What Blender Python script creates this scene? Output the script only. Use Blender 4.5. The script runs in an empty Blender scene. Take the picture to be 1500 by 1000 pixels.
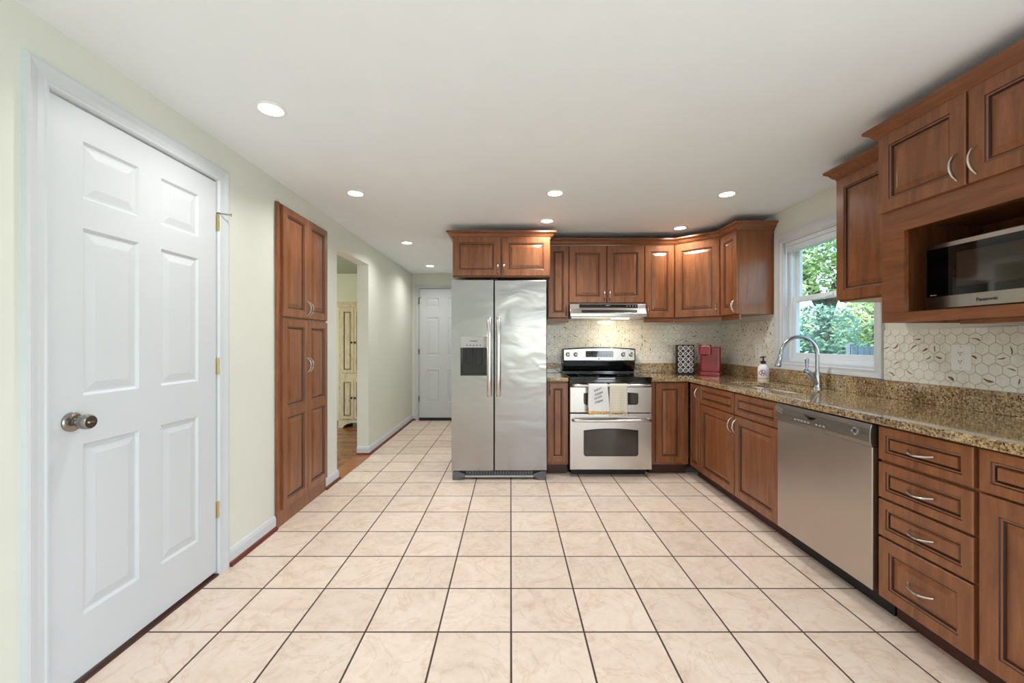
import bpy, bmesh, math, random
from mathutils import Vector, Matrix
random.seed(7)
PI = math.pi
S = bpy.context.scene
C = S.collection

# ------------------------------------------------------------------ camera, world, lights, exposure
cam_d = bpy.data.cameras.new('camera'); cam = bpy.data.objects.new('camera', cam_d); C.objects.link(cam)
cam.location = (0, 0, 1.25); cam.rotation_euler = (PI/2, 0, 0)
cam_d.sensor_width = 36.0; cam_d.lens = 36.0*606/1500
cam_d.shift_x = 2/1500; cam_d.shift_y = 0.5/1500
cam_d.clip_start = 0.02; cam_d.clip_end = 300
S.camera = cam

S.view_settings.view_transform = 'Standard'
S.view_settings.look = 'None'
S.view_settings.gamma = 1.0
S.view_settings.use_curve_mapping = False
S.view_settings.exposure = 0.16

W = bpy.data.worlds.new('world'); S.world = W; W.use_nodes = True
wn = W.node_tree; bg = wn.nodes['Background']
sky = wn.nodes.new('ShaderNodeTexSky'); sky.sky_type = 'NISHITA'; sky.sun_disc = False
sky.sun_elevation = math.radians(48); sky.sun_rotation = math.radians(250)
wn.links.new(sky.outputs[0], bg.inputs[0]); bg.inputs[1].default_value = 0.62

def lamp(name, kind, loc, energy, color=(1, 1, 1), direction=None, **kw):
    d = bpy.data.lights.new(name, kind); d.energy = energy; d.color = color
    for k, v in kw.items(): setattr(d, k, v)
    o = bpy.data.objects.new(name, d); C.objects.link(o); o.location = loc
    if direction is not None:
        o.rotation_euler = Vector(direction).to_track_quat('-Z', 'Y').to_euler()
    return o
lamp('sun', 'SUN', (-6, 2, 12), 3.6, (1, .96, .88), (0.62, -0.12, -0.75), angle=0.01)
# daylight entering by the window behind the camera; the kitchen window is lit by the sky
for lx in (-1.0, .35, 1.6):
    for ly in (-.4, -1.9): lamp('downlight', 'AREA', (lx, ly, 2.323), 4.9, (1, .985, .965), (0, 0, -1), shape='DISK', size=.10, spread=2.55)  # unseen downlights without fixtures, added behind the camera for ambient light
lamp('rear_window_daylight', 'AREA', (0.75, -3.05, 1.35), 7, (.82, .92, 1.0), (0, 1, .15), shape='RECTANGLE', size=1.5, size_y=1.35)
lamp('rear_right_fill', 'AREA', (2.42, -1.3, 1.05), 74, (.80, .91, 1.0), (-1, .1, .42), shape='RECTANGLE', size=1.8, size_y=2.0)  # unseen fill lamp added at an invented opening to raise the room light
lamp('side_room_fill', 'AREA', (-5.15, 4.2, 1.45), 60, (1, .98, .92), (1, 0, -.1), shape='RECTANGLE', size=1.4, size_y=1.2)  # fill lamp added out of view to brighten the side room

# ------------------------------------------------------------------ materials
def srgb(r, g, b):
    f = lambda c: (c/255/12.92) if c/255 <= .04045 else ((c/255+.055)/1.055)**2.4
    return (f(r), f(g), f(b), 1)
class NT:
    def __init__(s, name):
        s.m = bpy.data.materials.new(name); s.m.use_nodes = True
        s.n = s.m.node_tree.nodes; s.l = s.m.node_tree.links
        s.b = s.n['Principled BSDF']
    def new(s, t, **kw):
        x = s.n.new(t)
        for k, v in kw.items(): setattr(x, k, v)
        return x
    def link(s, a, b): s.l.new(a, b)
    def set(s, **kw):
        for k, v in kw.items(): s.b.inputs[k.replace('_', ' ')].default_value = v
    def coords(s, scale=(1, 1, 1), loc=(0, 0, 0), rot=(0, 0, 0), world=False):
        if world: o = s.new('ShaderNodeNewGeometry').outputs['Position']
        else: o = s.new('ShaderNodeTexCoord').outputs['Object']
        mp = s.new('ShaderNodeMapping'); s.link(o, mp.inputs[0])
        mp.inputs['Scale'].default_value = scale; mp.inputs['Location'].default_value = loc
        mp.inputs['Rotation'].default_value = rot
        return mp.outputs[0]
    def noise(s, vec, scale, detail=4, rough=.5, dist=0):
        x = s.new('ShaderNodeTexNoise'); s.link(vec, x.inputs['Vector'])
        x.inputs['Scale'].default_value = scale; x.inputs['Detail'].default_value = detail
        x.inputs['Roughness'].default_value = rough; x.inputs['Distortion'].default_value = dist
        return x.outputs['Fac']
    def ramp(s, fac, stops, interp='LINEAR'):
        x = s.new('ShaderNodeValToRGB'); s.link(fac, x.inputs[0]); e = x.color_ramp.elements
        x.color_ramp.interpolation = interp
        while len(e) < len(stops): e.new(.5)
        for i, (p, c) in enumerate(stops): e[i].position = p; e[i].color = c
        return x.outputs[0]
    def mix(s, fac, a, b, mode='MIX'):
        x = s.new('ShaderNodeMix', data_type='RGBA', blend_type=mode)
        for sock, v in ((x.inputs[0], fac), (x.inputs[6], a), (x.inputs[7], b)):
            if hasattr(v, 'is_linked'): s.link(v, sock)
            else: sock.default_value = v
        return x.outputs[2]
    def bump(s, h, strength=.2, dist=.01):
        x = s.new('ShaderNodeBump'); s.link(h, x.inputs['Height'])
        x.inputs['Strength'].default_value = strength; x.inputs['Distance'].default_value = dist
        s.link(x.outputs[0], s.b.inputs['Normal'])

def paint(name, col, rough=.5, metal=0, noise_amt=.03, scale=6, coat=0, bump=0, emit=None, estr=0):
    t = NT(name); t.set(Roughness=rough, Metallic=metal, Coat_Weight=coat)
    v = t.coords(); n = t.noise(v, scale, 3)
    lo = tuple(c*(1-noise_amt) for c in col[:3])+(1,); hi = tuple(min(1, c*(1+noise_amt)) for c in col[:3])+(1,)
    t.link(t.ramp(n, [(.3, lo), (.7, hi)]), t.b.inputs['Base Color'])
    if bump: t.bump(t.noise(v, 180, 2), bump, .002)
    if emit: t.set(Emission_Color=emit, Emission_Strength=estr)
    return t.m

def wood(name, dark, light, rough=.32, vertical=True, scale=1.0):
    t = NT(name); t.set(Roughness=rough, Coat_Weight=.25, Coat_Roughness=.18)
    sc = (9*scale, 9*scale, 1.1*scale) if vertical else (1.1*scale, 9*scale, 9*scale)
    v = t.coords(sc)
    n1 = t.noise(v, 3.0, 6, .6, .6); v2 = t.coords((60, 60, 4) if vertical else (4, 60, 60)); n2 = t.noise(v2, 4, 3)
    n3 = t.noise(t.coords((1, 1, 1)), 5, 2)
    c = t.ramp(n1, [(.25, dark), (.55, tuple((a+b)/2 for a, b in zip(dark, light))), (.8, light)])
    c = t.mix(.22, c, t.ramp(n2, [(.35, (.55, .5, .48, 1)), (.6, (1, 1, 1, 1))]), 'MULTIPLY')
    c = t.mix(.35, c, t.ramp(n3, [(.3, (.75, .72, .7, 1)), (.7, (1, 1, 1, 1))]), 'MULTIPLY')
    t.link(c, t.b.inputs['Base Color']); t.bump(n2, .04, .002)
    return t.m

def steel(name, col, rough=.26, wavy=0, brush=(1, 1, 120)):
    t = NT(name); t.set(Metallic=1.0, Roughness=rough)
    v = t.coords(brush); n = t.noise(v, 12, 3)
    lo = tuple(c*.97 for c in col[:3])+(1,); t.link(t.ramp(n, [(.3, lo), (.7, col)]), t.b.inputs['Base Color'])
    r = t.ramp(n, [(.2, (rough*.96,)*3+(1,)), (.8, (rough*1.06,)*3+(1,))]); t.link(r, t.b.inputs['Roughness'])
    if wavy:
        h = t.noise(t.coords((1, 1, 1.9)), 3.2, 2, .4, .5); t.bump(h, wavy, .05)
    return t.m

M = {}
M['wood'] = wood('stained_maple', srgb(112, 64, 35), srgb(164, 104, 62))
M['wood_h'] = wood('stained_maple_rail', srgb(110, 62, 34), srgb(160, 100, 60), vertical=False)
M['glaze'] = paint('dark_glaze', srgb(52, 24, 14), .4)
M['toe'] = paint('toe_kick_brown', srgb(70, 36, 24), .45)
M['oak'] = wood('unstained_underside', srgb(176, 128, 80), srgb(205, 160, 108), .5)
M['white'] = paint('white_semigloss', srgb(206, 210, 213), .42, coat=0, noise_amt=.01)
M['cream'] = paint('cream_wall_paint', srgb(221, 222, 211), .55, noise_amt=.012, bump=.04)
M['green'] = paint('pale_green_wall_paint', srgb(216, 220, 196), .6, noise_amt=.012)
M['ceil'] = paint('ceiling_paint', srgb(241, 245, 248), .7, noise_amt=.01)
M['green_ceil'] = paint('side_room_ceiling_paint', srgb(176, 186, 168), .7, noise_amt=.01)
M['nickel'] = paint('brushed_nickel', srgb(205, 200, 192), .22, 1.0)
M['knob'] = paint('satin_nickel_dark', srgb(150, 145, 140), .22, 1.0)
M['brass'] = paint('brass_hinge', srgb(212, 196, 156), .3, 1.0)
M['steel'] = steel('stainless_steel', srgb(206, 202, 198))
M['steel_f'] = steel('stainless_steel_fridge', srgb(168, 167, 167), .2, .13, (120, 1, 1))
M['steel_d'] = steel('stainless_steel_dishwasher', srgb(196, 188, 180), .33, 0, (1, 120, 1))
M['chrome'] = paint('polished_chrome', srgb(222, 224, 226), .08, 1.0)
M['satin'] = steel('faucet_satin', srgb(176, 182, 186), .22)
M['black'] = paint('black_gloss', srgb(10, 11, 13), .08, coat=.3)
M['glass_black'] = paint('black_glass', srgb(8, 9, 11), .03, coat=.5)
M['oven_glass'] = paint('oven_window_glass', srgb(52, 44, 38), .05, coat=.5)
M['blackm'] = paint('black_matte', srgb(18, 18, 19), .45)
M['grey'] = paint('dark_grey_plastic', srgb(92, 94, 98), .4)
M['greyl'] = paint('light_grey_plastic', srgb(176, 176, 174), .4)
M['dw_panel'] = steel('dishwasher_panel_steel', srgb(150, 146, 140), .36, 0, (1, 120, 1))
M['red'] = paint('red_plastic', srgb(142, 18, 32), .2, coat=.3)
M['reddark'] = paint('dark_red_plastic', srgb(96, 14, 22), .25)
M['plastic'] = paint('white_plastic', srgb(236, 236, 232), .35)
M['shoe'] = paint('reddish_shoe_molding', srgb(104, 46, 30), .4)
M['thresh'] = wood('oak_threshold', srgb(140, 78, 42), srgb(182, 116, 70), .35, False)
M['vinyl'] = paint('white_vinyl', srgb(226, 234, 240), .35)
M['lens'] = paint('lit_lens', (1, 1, 1, 1), .5, emit=(1, .97, .92, 1), estr=14)
M['bulb'] = paint('lit_hood_bulb', (1, 1, 1, 1), .5, emit=(1, .85, .6, 1), estr=8)
M['trimw'] = paint('light_trim_white', srgb(240, 238, 232), .4)
M['streak'] = paint('bronze_inlay', srgb(132, 96, 56), .35, .3, .4, 60)
M['grout'] = paint('grey_grout', srgb(176, 172, 162), .8)
M['soapw'] = paint('white_bottle', srgb(238, 236, 232), .25, coat=.2)
M['purple'] = paint('purple_print', srgb(120, 70, 110), .5)
M['orange'] = paint('orange_print', srgb(232, 160, 60), .5)
M['ink'] = paint('dark_ink', srgb(52, 52, 58), .6)
M['ivory'] = paint('white_ink', srgb(225, 225, 225), .5)

def mk_floor():
    t = NT('ceramic_floor_tile'); T = .3146
    t.set(Roughness=.35)
    v = t.coords((1, 1, 1), (-0.002, -1.783+T*20, 0), world=True)
    sep = t.new('ShaderNodeSeparateXYZ'); t.link(v, sep.inputs[0])
    def cell(out):
        d = t.new('ShaderNodeMath', operation='DIVIDE'); t.link(out, d.inputs[0]); d.inputs[1].default_value = T
        fr = t.new('ShaderNodeMath', operation='FRACT'); a = t.new('ShaderNodeMath', operation='ADD'); a.inputs[1].default_value = 100
        t.link(d.outputs[0], a.inputs[0]); t.link(a.outputs[0], fr.inputs[0])
        p = t.new('ShaderNodeMath', operation='PINGPONG'); p.inputs[1].default_value = .5; t.link(fr.outputs[0], p.inputs[0])
        fl = t.new('ShaderNodeMath', operation='FLOOR'); t.link(a.outputs[0], fl.inputs[0])
        return p.outputs[0], fl.outputs[0]
    px, fx = cell(sep.outputs[0]); py, fy = cell(sep.outputs[1])
    mn = t.new('ShaderNodeMath', operation='MINIMUM'); t.link(px, mn.inputs[0]); t.link(py, mn.inputs[1])
    groutmask = t.ramp(mn.outputs[0], [(.0105, (0, 0, 0, 1)), (.0155, (1, 1, 1, 1))])
    cmb = t.new('ShaderNodeCombineXYZ'); t.link(fx, cmb.inputs[0]); t.link(fy, cmb.inputs[1])
    wnz = t.new('ShaderNodeTexWhiteNoise'); t.link(cmb.outputs[0], wnz.inputs[0])
    off = t.new('ShaderNodeVectorMath', operation='SCALE'); t.link(wnz.outputs['Color'], off.inputs[0]); off.inputs['Scale'].default_value = 40
    ad = t.new('ShaderNodeVectorMath', operation='ADD'); t.link(v, ad.inputs[0]); t.link(off.outputs[0], ad.inputs[1])
    n1 = t.noise(ad.outputs[0], 5, 6, .62, 1.2); n2 = t.noise(ad.outputs[0], 3.2, 5, .55, 2.2); n3 = t.noise(ad.outputs[0], 40, 3)
    c = t.ramp(n1, [(.25, srgb(222, 199, 180)), (.5, srgb(235, 216, 199)), (.75, srgb(240, 225, 211))])
    vein = t.ramp(n2, [(.455, (1, 1, 1, 1)), (.495, (.88, .80, .73, 1)), (.52, (1, 1, 1, 1))])
    c = t.mix(.7, c, vein, 'MULTIPLY')
    c = t.mix(.12, c, t.ramp(n3, [(.35, (.7, .6, .55, 1)), (.6, (1, 1, 1, 1))]), 'MULTIPLY')
    c = t.mix(.10, c, wnz.outputs['Value'], 'MULTIPLY')
    c = t.mix(groutmask, srgb(66, 50, 40), c)
    t.link(c, t.b.inputs['Base Color'])
    r = t.ramp(groutmask, [(0, (.8, .8, .8, 1)), (1, (.40, .40, .40, 1))]); t.link(r, t.b.inputs['Roughness'])
    t.bump(groutmask, .35, .003)
    return t.m
M['tile'] = mk_floor()

def mk_planks():
    t = NT('oak_plank_floor'); t.set(Roughness=.22)
    v = t.coords((1, 1, 1), (0, 0, 0), world=True)
    br = t.new('ShaderNodeTexBrick'); t.link(v, br.inputs['Vector']); br.offset = .4
    br.inputs['Color1'].default_value = srgb(112, 66, 36); br.inputs['Color2'].default_value = srgb(168, 112, 66)
    br.inputs['Mortar'].default_value = srgb(60, 34, 20); br.inputs['Scale'].default_value = 1
    br.inputs['Mortar Size'].default_value = .002; br.inputs['Brick Width'].default_value = .9; br.inputs['Row Height'].default_value = .085
    n = t.noise(t.coords((3, 40, 1), world=True), 3, 4)
    t.link(t.mix(.5, br.outputs[0], t.ramp(n, [(.3, (.6, .55, .5, 1)), (.7, (1, 1, 1, 1))]), 'MULTIPLY'), t.b.inputs['Base Color'])
    return t.m
M['planks'] = mk_planks()

def mk_granite():
    t = NT('speckled_granite'); t.set(Roughness=.08, Coat_Weight=.9, Coat_Roughness=.03)
    v = t.coords((1, 1, 1), world=True)
    n0 = t.noise(v, 7, 4, .6, .8)
    n1 = t.noise(v, 88, 5, .65, .3)
    n2 = t.noise(t.coords((1, 1, 1), (5, 3, 1), world=True), 120, 3, .6, .5)
    vo = t.new('ShaderNodeTexVoronoi'); t.link(v, vo.inputs['Vector']); vo.inputs['Scale'].default_value = 120
    base = t.ramp(n1, [(.28, srgb(70, 54, 40)), (.40, srgb(140, 112, 78)), (.50, srgb(188, 164, 126)), (.60, srgb(214, 196, 162)), (.72, srgb(232, 220, 198))])
    big = t.ramp(n0, [(.36, srgb(168, 146, 122)), (.5, srgb(220, 206, 186)), (.65, srgb(255, 250, 240))])
    c = t.mix(.75, base, big, 'MULTIPLY')
    c = t.mix(t.ramp(n2, [(.56, (0, 0, 0, 1)), (.61, (1, 1, 1, 1))]), c, srgb(24, 18, 16))
    c = t.mix(t.ramp(vo.outputs['Color'], [(.78, (0, 0, 0, 1)), (.82, (.75, .75, .75, 1))]), c, srgb(214, 190, 146))
    t.link(c, t.b.inputs['Base Color'])
    return t.m
M['granite'] = mk_granite()

def mk_marble():
    t = NT('white_marble_hex'); t.set(Roughness=.16, Coat_Weight=.2)
    v = t.coords(world=True)
    n = t.noise(v, 9, 5, .6, 1.5); n2 = t.noise(v, 22, 4, .6, 1.0)
    c = t.ramp(n, [(.3, srgb(222, 220, 208)), (.5, srgb(234, 232, 222)), (.7, srgb(240, 238, 230))])
    c = t.mix(.35, c, t.ramp(n2, [(.47, (1, 1, 1, 1)), (.5, (.8, .76, .68, 1)), (.53, (1, 1, 1, 1))]), 'MULTIPLY')
    t.link(c, t.b.inputs['Base Color'])
    return t.m
M['marble'] = mk_marble()

def mk_glass():
    t = NT('clear_pane'); out = t.n['Material Output']
    tr = t.new('ShaderNodeBsdfTransparent'); tr.inputs[0].default_value = (.90, .97, .98, 1)
    gl = t.new('ShaderNodeBsdfGlossy'); gl.inputs['Roughness'].default_value = .02
    lw = t.new('ShaderNodeLayerWeight'); fr = t.ramp(lw.outputs['Facing'], [(0, (.02, .02, .02, 1)), (.5, (.04, .04, .04, 1)), (.8, (.15, .15, .15, 1)), (1, (1, 1, 1, 1))])
    mx = t.new('ShaderNodeMixShader'); t.link(fr, mx.inputs[0]); t.link(tr.outputs[0], mx.inputs[1]); t.link(gl.outputs[0], mx.inputs[2])
    t.link(mx.outputs[0], out.inputs[0])
    return t.m
M['pane'] = mk_glass()

def mk_leaf(name, a, b):
    t = NT(name); t.set(Roughness=.55)
    n = t.noise(t.coords(world=True), 3.5, 4)
    t.link(t.ramp(n, [(.3, a), (.7, b)]), t.b.inputs['Base Color'])
    t.set(Transmission_Weight=0.0)
    return t.m
M['leaf1'] = mk_leaf('leaf_bluish', srgb(92, 130, 104), srgb(168, 200, 170))
M['leaf2'] = mk_leaf('leaf_yellow_green', srgb(120, 156, 84), srgb(205, 220, 150))
M['leaf3'] = mk_leaf('leaf_dark', srgb(52, 86, 54), srgb(120, 158, 110))
M['bark'] = paint('grey_bark', srgb(86, 80, 74), .8, 0, .3, 12)
M['lawn'] = mk_leaf('lawn_grass', srgb(96, 130, 70), srgb(150, 176, 110))
M['fence'] = paint('weathered_fence', srgb(116, 124, 132), .8, 0, .15, 8)

def mk_hutch():
    t = NT('distressed_cream_paint'); t.set(Roughness=.5)
    n = t.noise(t.coords((14, 14, 3)), 3, 5, .6, 1)
    t.link(t.ramp(n, [(.28, srgb(150, 134, 98)), (.42, srgb(196, 186, 150)), (.7, srgb(214, 206, 174))]), t.b.inputs['Base Color'])
    return t.m
M['hutch'] = mk_hutch()

def mk_towel(name, check):
    t = NT(name); t.set(Roughness=.9)
    v = t.coords()
    if check:
        w1 = t.new('ShaderNodeTexWave', bands_direction='X'); w1.inputs['Scale'].default_value = 22; t.link(v, w1.inputs[0])
        w2 = t.new('ShaderNodeTexWave', bands_direction='Z'); w2.inputs['Scale'].default_value = 22; t.link(v, w2.inputs[0])
        c = t.mix(.5, t.ramp(w1.outputs[1], [(.35, srgb(196, 184, 158)), (.6, srgb(232, 226, 210))]), t.ramp(w2.outputs[1], [(.35, srgb(190, 178, 150)), (.6, srgb(238, 234, 222))]))
    else:
        sp = t.new('ShaderNodeSeparateXYZ'); t.link(v, sp.inputs[0])
        mr = t.new('ShaderNodeMapRange'); t.link(sp.outputs[2], mr.inputs[0]); mr.inputs[1].default_value = -.30; mr.inputs[2].default_value = 0
        n = t.noise(v, 60, 3)
        band = t.ramp(mr.outputs[0], [(.10, (0, 0, 0, 1)), (.12, (1, 1, 1, 1)), (.24, (1, 1, 1, 1)), (.26, (0, 0, 0, 1))])
        yl = t.ramp(n, [(.4, srgb(226, 170, 74)), (.6, srgb(240, 214, 160))])
        c = t.mix(band, srgb(232, 232, 232), yl)
    t.link(c, t.b.inputs['Base Color'])
    return t.m
M['towel_w'] = mk_towel('white_printed_cotton', False)
M['towel_c'] = mk_towel('checked_cotton', True)
M['fringe'] = paint('mustard_fringe', srgb(206, 168, 96), .9)

# ------------------------------------------------------------------ mesh helpers
class MB:
    def __init__(s): s.v = []; s.f = []; s.m = []
    def add(s, vs, fs, mat=0):
        n = len(s.v); s.v += [tuple(v) for v in vs]
        for i, f in enumerate(fs):
            s.f.append([n+k for k in f]); s.m.append(mat[i] if isinstance(mat, list) else mat)
        return s
    def box(s, x0, x1, y0, y1, z0, z1, mat=0):
        vs = [(x, y, z) for z in (z0, z1) for y in (y0, y1) for x in (x0, x1)]
        return s.add(vs, [(0, 2, 3, 1), (4, 5, 7, 6), (0, 1, 5, 4), (2, 6, 7, 3), (0, 4, 6, 2), (1, 3, 7, 5)], mat)
    def prism(s, pts, axis, a0, a1, mat=0):
        # pts: 2-D outline, extruded along axis; axis 'x': pts are (y,z); 'y': (x,z); 'z': (x,y)
        def P(p, a): return {'x': (a, p[0], p[1]), 'y': (p[0], a, p[1]), 'z': (p[0], p[1], a)}[axis]
        n = len(pts); vs = [P(p, a0) for p in pts]+[P(p, a1) for p in pts]
        fs = [tuple(range(n)), tuple(range(2*n-1, n-1, -1))]+[(i, (i+1) % n, n+(i+1) % n, n+i) for i in range(n)]
        return s.add(vs, fs, mat)
    def tube(s, pts, r, n=10, mat=0, cap=True, flat=1.0, up=None):
        pts = [Vector(p) for p in pts]; R = r if isinstance(r, (list, tuple)) else [r]*len(pts)
        base = len(s.v); prev = None; vs = []
        for i, p in enumerate(pts):
            d = (pts[min(i+1, len(pts)-1)]-pts[max(i-1, 0)]).normalized()
            if prev is None:
                a = Vector(up) if up else (Vector((0, 0, 1)) if abs(d.z) < .9 else Vector((1, 0, 0)))
                u = (a-d*a.dot(d)).normalized()
            else: u = (prev-d*prev.dot(d)).normalized()
            prev = u; w = d.cross(u)
            for k in range(n):
                t = 2*PI*k/n; vs.append(p+u*math.cos(t)*R[i]+w*math.sin(t)*R[i]*flat)
        fs = []
        for i in range(len(pts)-1):
            for k in range(n): fs.append((i*n+k, i*n+(k+1) % n, (i+1)*n+(k+1) % n, (i+1)*n+k))
        if cap: fs += [tuple(range(n-1, -1, -1)), tuple((len(pts)-1)*n+k for k in range(n))]
        return s.add(vs, fs, mat)
    def lathe(s, prof, c=(0, 0, 0), n=20, axis='z', mat=0, cap=True):
        vs = []
        for r, h in prof:
            for k in range(n):
                t = 2*PI*k/n; a, b = r*math.cos(t), r*math.sin(t)
                o = {'z': (a, b, h), 'y': (a, h, b), 'x': (h, a, b)}[axis]
                vs.append((c[0]+o[0], c[1]+o[1], c[2]+o[2]))
        fs = []
        for i in range(len(prof)-1):
            for k in range(n): fs.append((i*n+k, i*n+(k+1) % n, (i+1)*n+(k+1) % n, (i+1)*n+k))
        if cap: fs += [tuple(range(n-1, -1, -1)), tuple((len(prof)-1)*n+k for k in range(n))]
        return s.add(vs, fs, mat)
    def sweep(s, path, prof, mat=0):
        # path: 2-D points; profile (out, z) closed; out is to the RIGHT of the walking direction
        n = len(prof); vs = []
        for i, p in enumerate(path):
            p = Vector(p)
            d0 = (p-Vector(path[i-1])).normalized() if i > 0 else None
            d1 = (Vector(path[i+1])-p).normalized() if i < len(path)-1 else None
            d0 = d0 or d1; d1 = d1 or d0
            n0 = Vector((d0.y, -d0.x)); n1 = Vector((d1.y, -d1.x)); m = (n0+n1).normalized(); k = 1/max(.2, m.dot(n0))
            for o, z in prof: vs.append((p.x+m.x*o*k, p.y+m.y*o*k, z))
        fs = []
        for i in range(len(path)-1):
            for k in range(n): fs.append((i*n+k, i*n+(k+1) % n, (i+1)*n+(k+1) % n, (i+1)*n+k))
        fs += [tuple(range(n-1, -1, -1)), tuple((len(path)-1)*n+k for k in range(n))]
        return s.add(vs, fs, mat)
    def build(s, name, mats, parent=None, smooth=False, bevel=0, seg=2, loc=None, rotz=0):
        me = bpy.data.meshes.new(name); me.from_pydata(s.v, [], s.f); 
        mats = mats if isinstance(mats, (list, tuple)) else [mats]
        for x in mats: me.materials.append(M[x] if isinstance(x, str) else x)
        me.polygons.foreach_set('material_index', s.m)
        bm = bmesh.new(); bm.from_mesh(me); bmesh.ops.recalc_face_normals(bm, faces=bm.faces); bm.to_mesh(me); bm.free()
        if smooth:
            me.polygons.foreach_set('use_smooth', [True]*len(me.polygons)); me.set_sharp_from_angle(angle=math.radians(38))
        me.update()
        o = bpy.data.objects.new(name, me); C.objects.link(o)
        if parent: o.parent = parent
        if loc: o.location = loc
        if rotz: o.rotation_euler = (0, 0, rotz)
        if bevel:
            b = o.modifiers.new('bevel', 'BEVEL'); b.width = bevel; b.segments = seg; b.limit_method = 'ANGLE'; b.angle_limit = math.radians(40)
        return o

def thing(name, label, cat, loc=(0, 0, 0), rotz=0, group=None):
    o = bpy.data.objects.new(name, None); C.objects.link(o); o.empty_display_size = .1
    o.location = loc; o.rotation_euler = (0, 0, rotz); tag(o, label, cat, group); return o
def tag(o, label, cat, group=None):
    o['label'] = label; o['category'] = cat
    if group: o['group'] = group
    return o
def struct(o): o['kind'] = 'structure'; return o
def kids(o): return [c for c in bpy.data.objects if c.parent == o]
def copy_tree(o, parent=None):
    c = o.copy(); C.objects.link(c); c.parent = parent
    for ch in kids(o): copy_tree(ch, c)
    return c

def slab(w, h, t, panels, rings, chamfer=.003, mats=1):
    """door slab: x 0..w, z 0..h, back y=0, front y=-t; panels = rects (x0,x1,z0,z1) shaped by rings (inset, depth, mat)"""
    b = MB(); c = chamfer
    xs = sorted({c, w-c, *[p[0] for p in panels], *[p[1] for p in panels]}); zs = sorted({c, h-c, *[p[2] for p in panels], *[p[3] for p in panels]})
    for i in range(len(xs)-1):
        for j in range(len(zs)-1):
            x0, x1, z0, z1 = xs[i], xs[i+1], zs[j], zs[j+1]
            if any(abs(p[0]-x0)+abs(p[1]-x1)+abs(p[2]-z0)+abs(p[3]-z1) < 1e-6 for p in panels):
                R = rings(x1-x0, z1-z0); prev = None
                for ins, dep, mt in R:
                    cur = [(x0+ins, -t+dep, z0+ins), (x1-ins, -t+dep, z0+ins), (x1-ins, -t+dep, z1-ins), (x0+ins, -t+dep, z1-ins)]
                    if prev:
                        for k in range(4): b.add([prev[k], prev[(k+1) % 4], cur[(k+1) % 4], cur[k]], [(0, 1, 2, 3)], mt)
                    prev = cur
                b.add(prev, [(0, 1, 2, 3)], 0)
            else: b.add([(x0, -t, z0), (x1, -t, z0), (x1, -t, z1), (x0, -t, z1)], [(0, 1, 2, 3)])
    o0 = [(0, -t+c, 0), (w, -t+c, 0), (w, -t+c, h), (0, -t+c, h)]; o1 = [(c, -t, c), (w-c, -t, c), (w-c, -t, h-c), (c, -t, h-c)]
    ob = [(0, 0, 0), (w, 0, 0), (w, 0, h), (0, 0, h)]
    for k in range(4):
        b.add([o0[k], o0[(k+1) % 4], o1[(k+1) % 4], o1[k]], [(0, 1, 2, 3)]); b.add([ob[k], ob[(k+1) % 4], o0[(k+1) % 4], o0[k]], [(0, 1, 2, 3)])
    b.add(ob, [(0, 3, 2, 1)])
    return b
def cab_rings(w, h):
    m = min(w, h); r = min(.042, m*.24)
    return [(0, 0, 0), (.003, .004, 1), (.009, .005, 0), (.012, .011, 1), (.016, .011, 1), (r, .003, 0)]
def door_rings(w, h): return [(0, 0, 0), (.010, .009, 0), (.018, .009, 0), (.048, .003, 0)]

def merge_doubles(o, d=1e-5):
    bm = bmesh.new(); bm.from_mesh(o.data); bmesh.ops.remove_doubles(bm, verts=bm.verts, dist=d); bmesh.ops.recalc_face_normals(bm, faces=bm.faces); bm.to_mesh(o.data); bm.free()

def pull(parent, x, y, z, L=.105, d=.03, vertical=True, sag=0, name='handle', r=.0055):
    b = MB(); pts = []; rr = []
    for i in range(13):
        t = -1+2*i/12; o = d*(1-abs(t)**2.2)
        pts.append((x, y-o, z+L/2*t) if vertical else (x+L/2*t, y-o, z-sag*(1-t*t))); rr.append(r*(1.0 if abs(t) < .8 else .8))
    b.tube(pts, rr, 8, flat=1.35, up=(1, 0, 0) if vertical else (0, 0, 1))
    return b.build(name, 'nickel', parent, smooth=True)

def front(parent, name, x0, x1, z0, z1, frame=.055, handle=None, t=.02, split=None):
    w, h = x1-x0, z1-z0; f = min(frame, w*.3, h*.3)
    if split: P = [(f, w-f, f, split-z0-.035), (f, w-f, split-z0+.035, h-f)]
    else: P = [(f, w-f, f, h-f)]
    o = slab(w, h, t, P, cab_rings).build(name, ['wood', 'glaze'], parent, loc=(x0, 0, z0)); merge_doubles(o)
    if handle:
        if handle[0] == 'v': pull(o, handle[1]-x0, -t, handle[2]-z0)
        else: pull(o, w/2, -t, h/2 if len(handle) < 2 else handle[1]-z0, .105, .026, False, .008)
    return o

CEIL = 2.335
# ------------------------------------------------------------------ room shell
def wallbox(name, x0, x1, y0, y1, z0, z1, m='cream'): return struct(MB().box(x0, x1, y0, y1, z0, z1).build(name, m))
struct(MB().box(-1.577, 2.4, -3.0, 6.75, -.1, 0).build('floor', 'tile'))
struct(MB().box(-5.2, -1.577, 1.4, 6.75, -.1, 0).build('floor_side_room', 'planks'))
struct(MB().box(-1.70, 2.4, -3.0, 6.75, CEIL, CEIL+.12).build('ceiling', 'ceil'))
struct(MB().box(-5.2, -1.70, 1.4, 6.75, CEIL, CEIL+.12).build('ceiling_side_room', 'green_ceil'))
LX = -1.575
b = MB()   # left wall with the closet door opening (y 1.40..2.225) and the passage (3.75..4.58)
b.box(LX-.125, LX, -3.0, 1.402, 0, CEIL); b.box(LX-.125, LX, 2.224, 3.75, 0, CEIL); b.box(LX-.125, LX, 4.58, 6.61, 0, CEIL)
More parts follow.
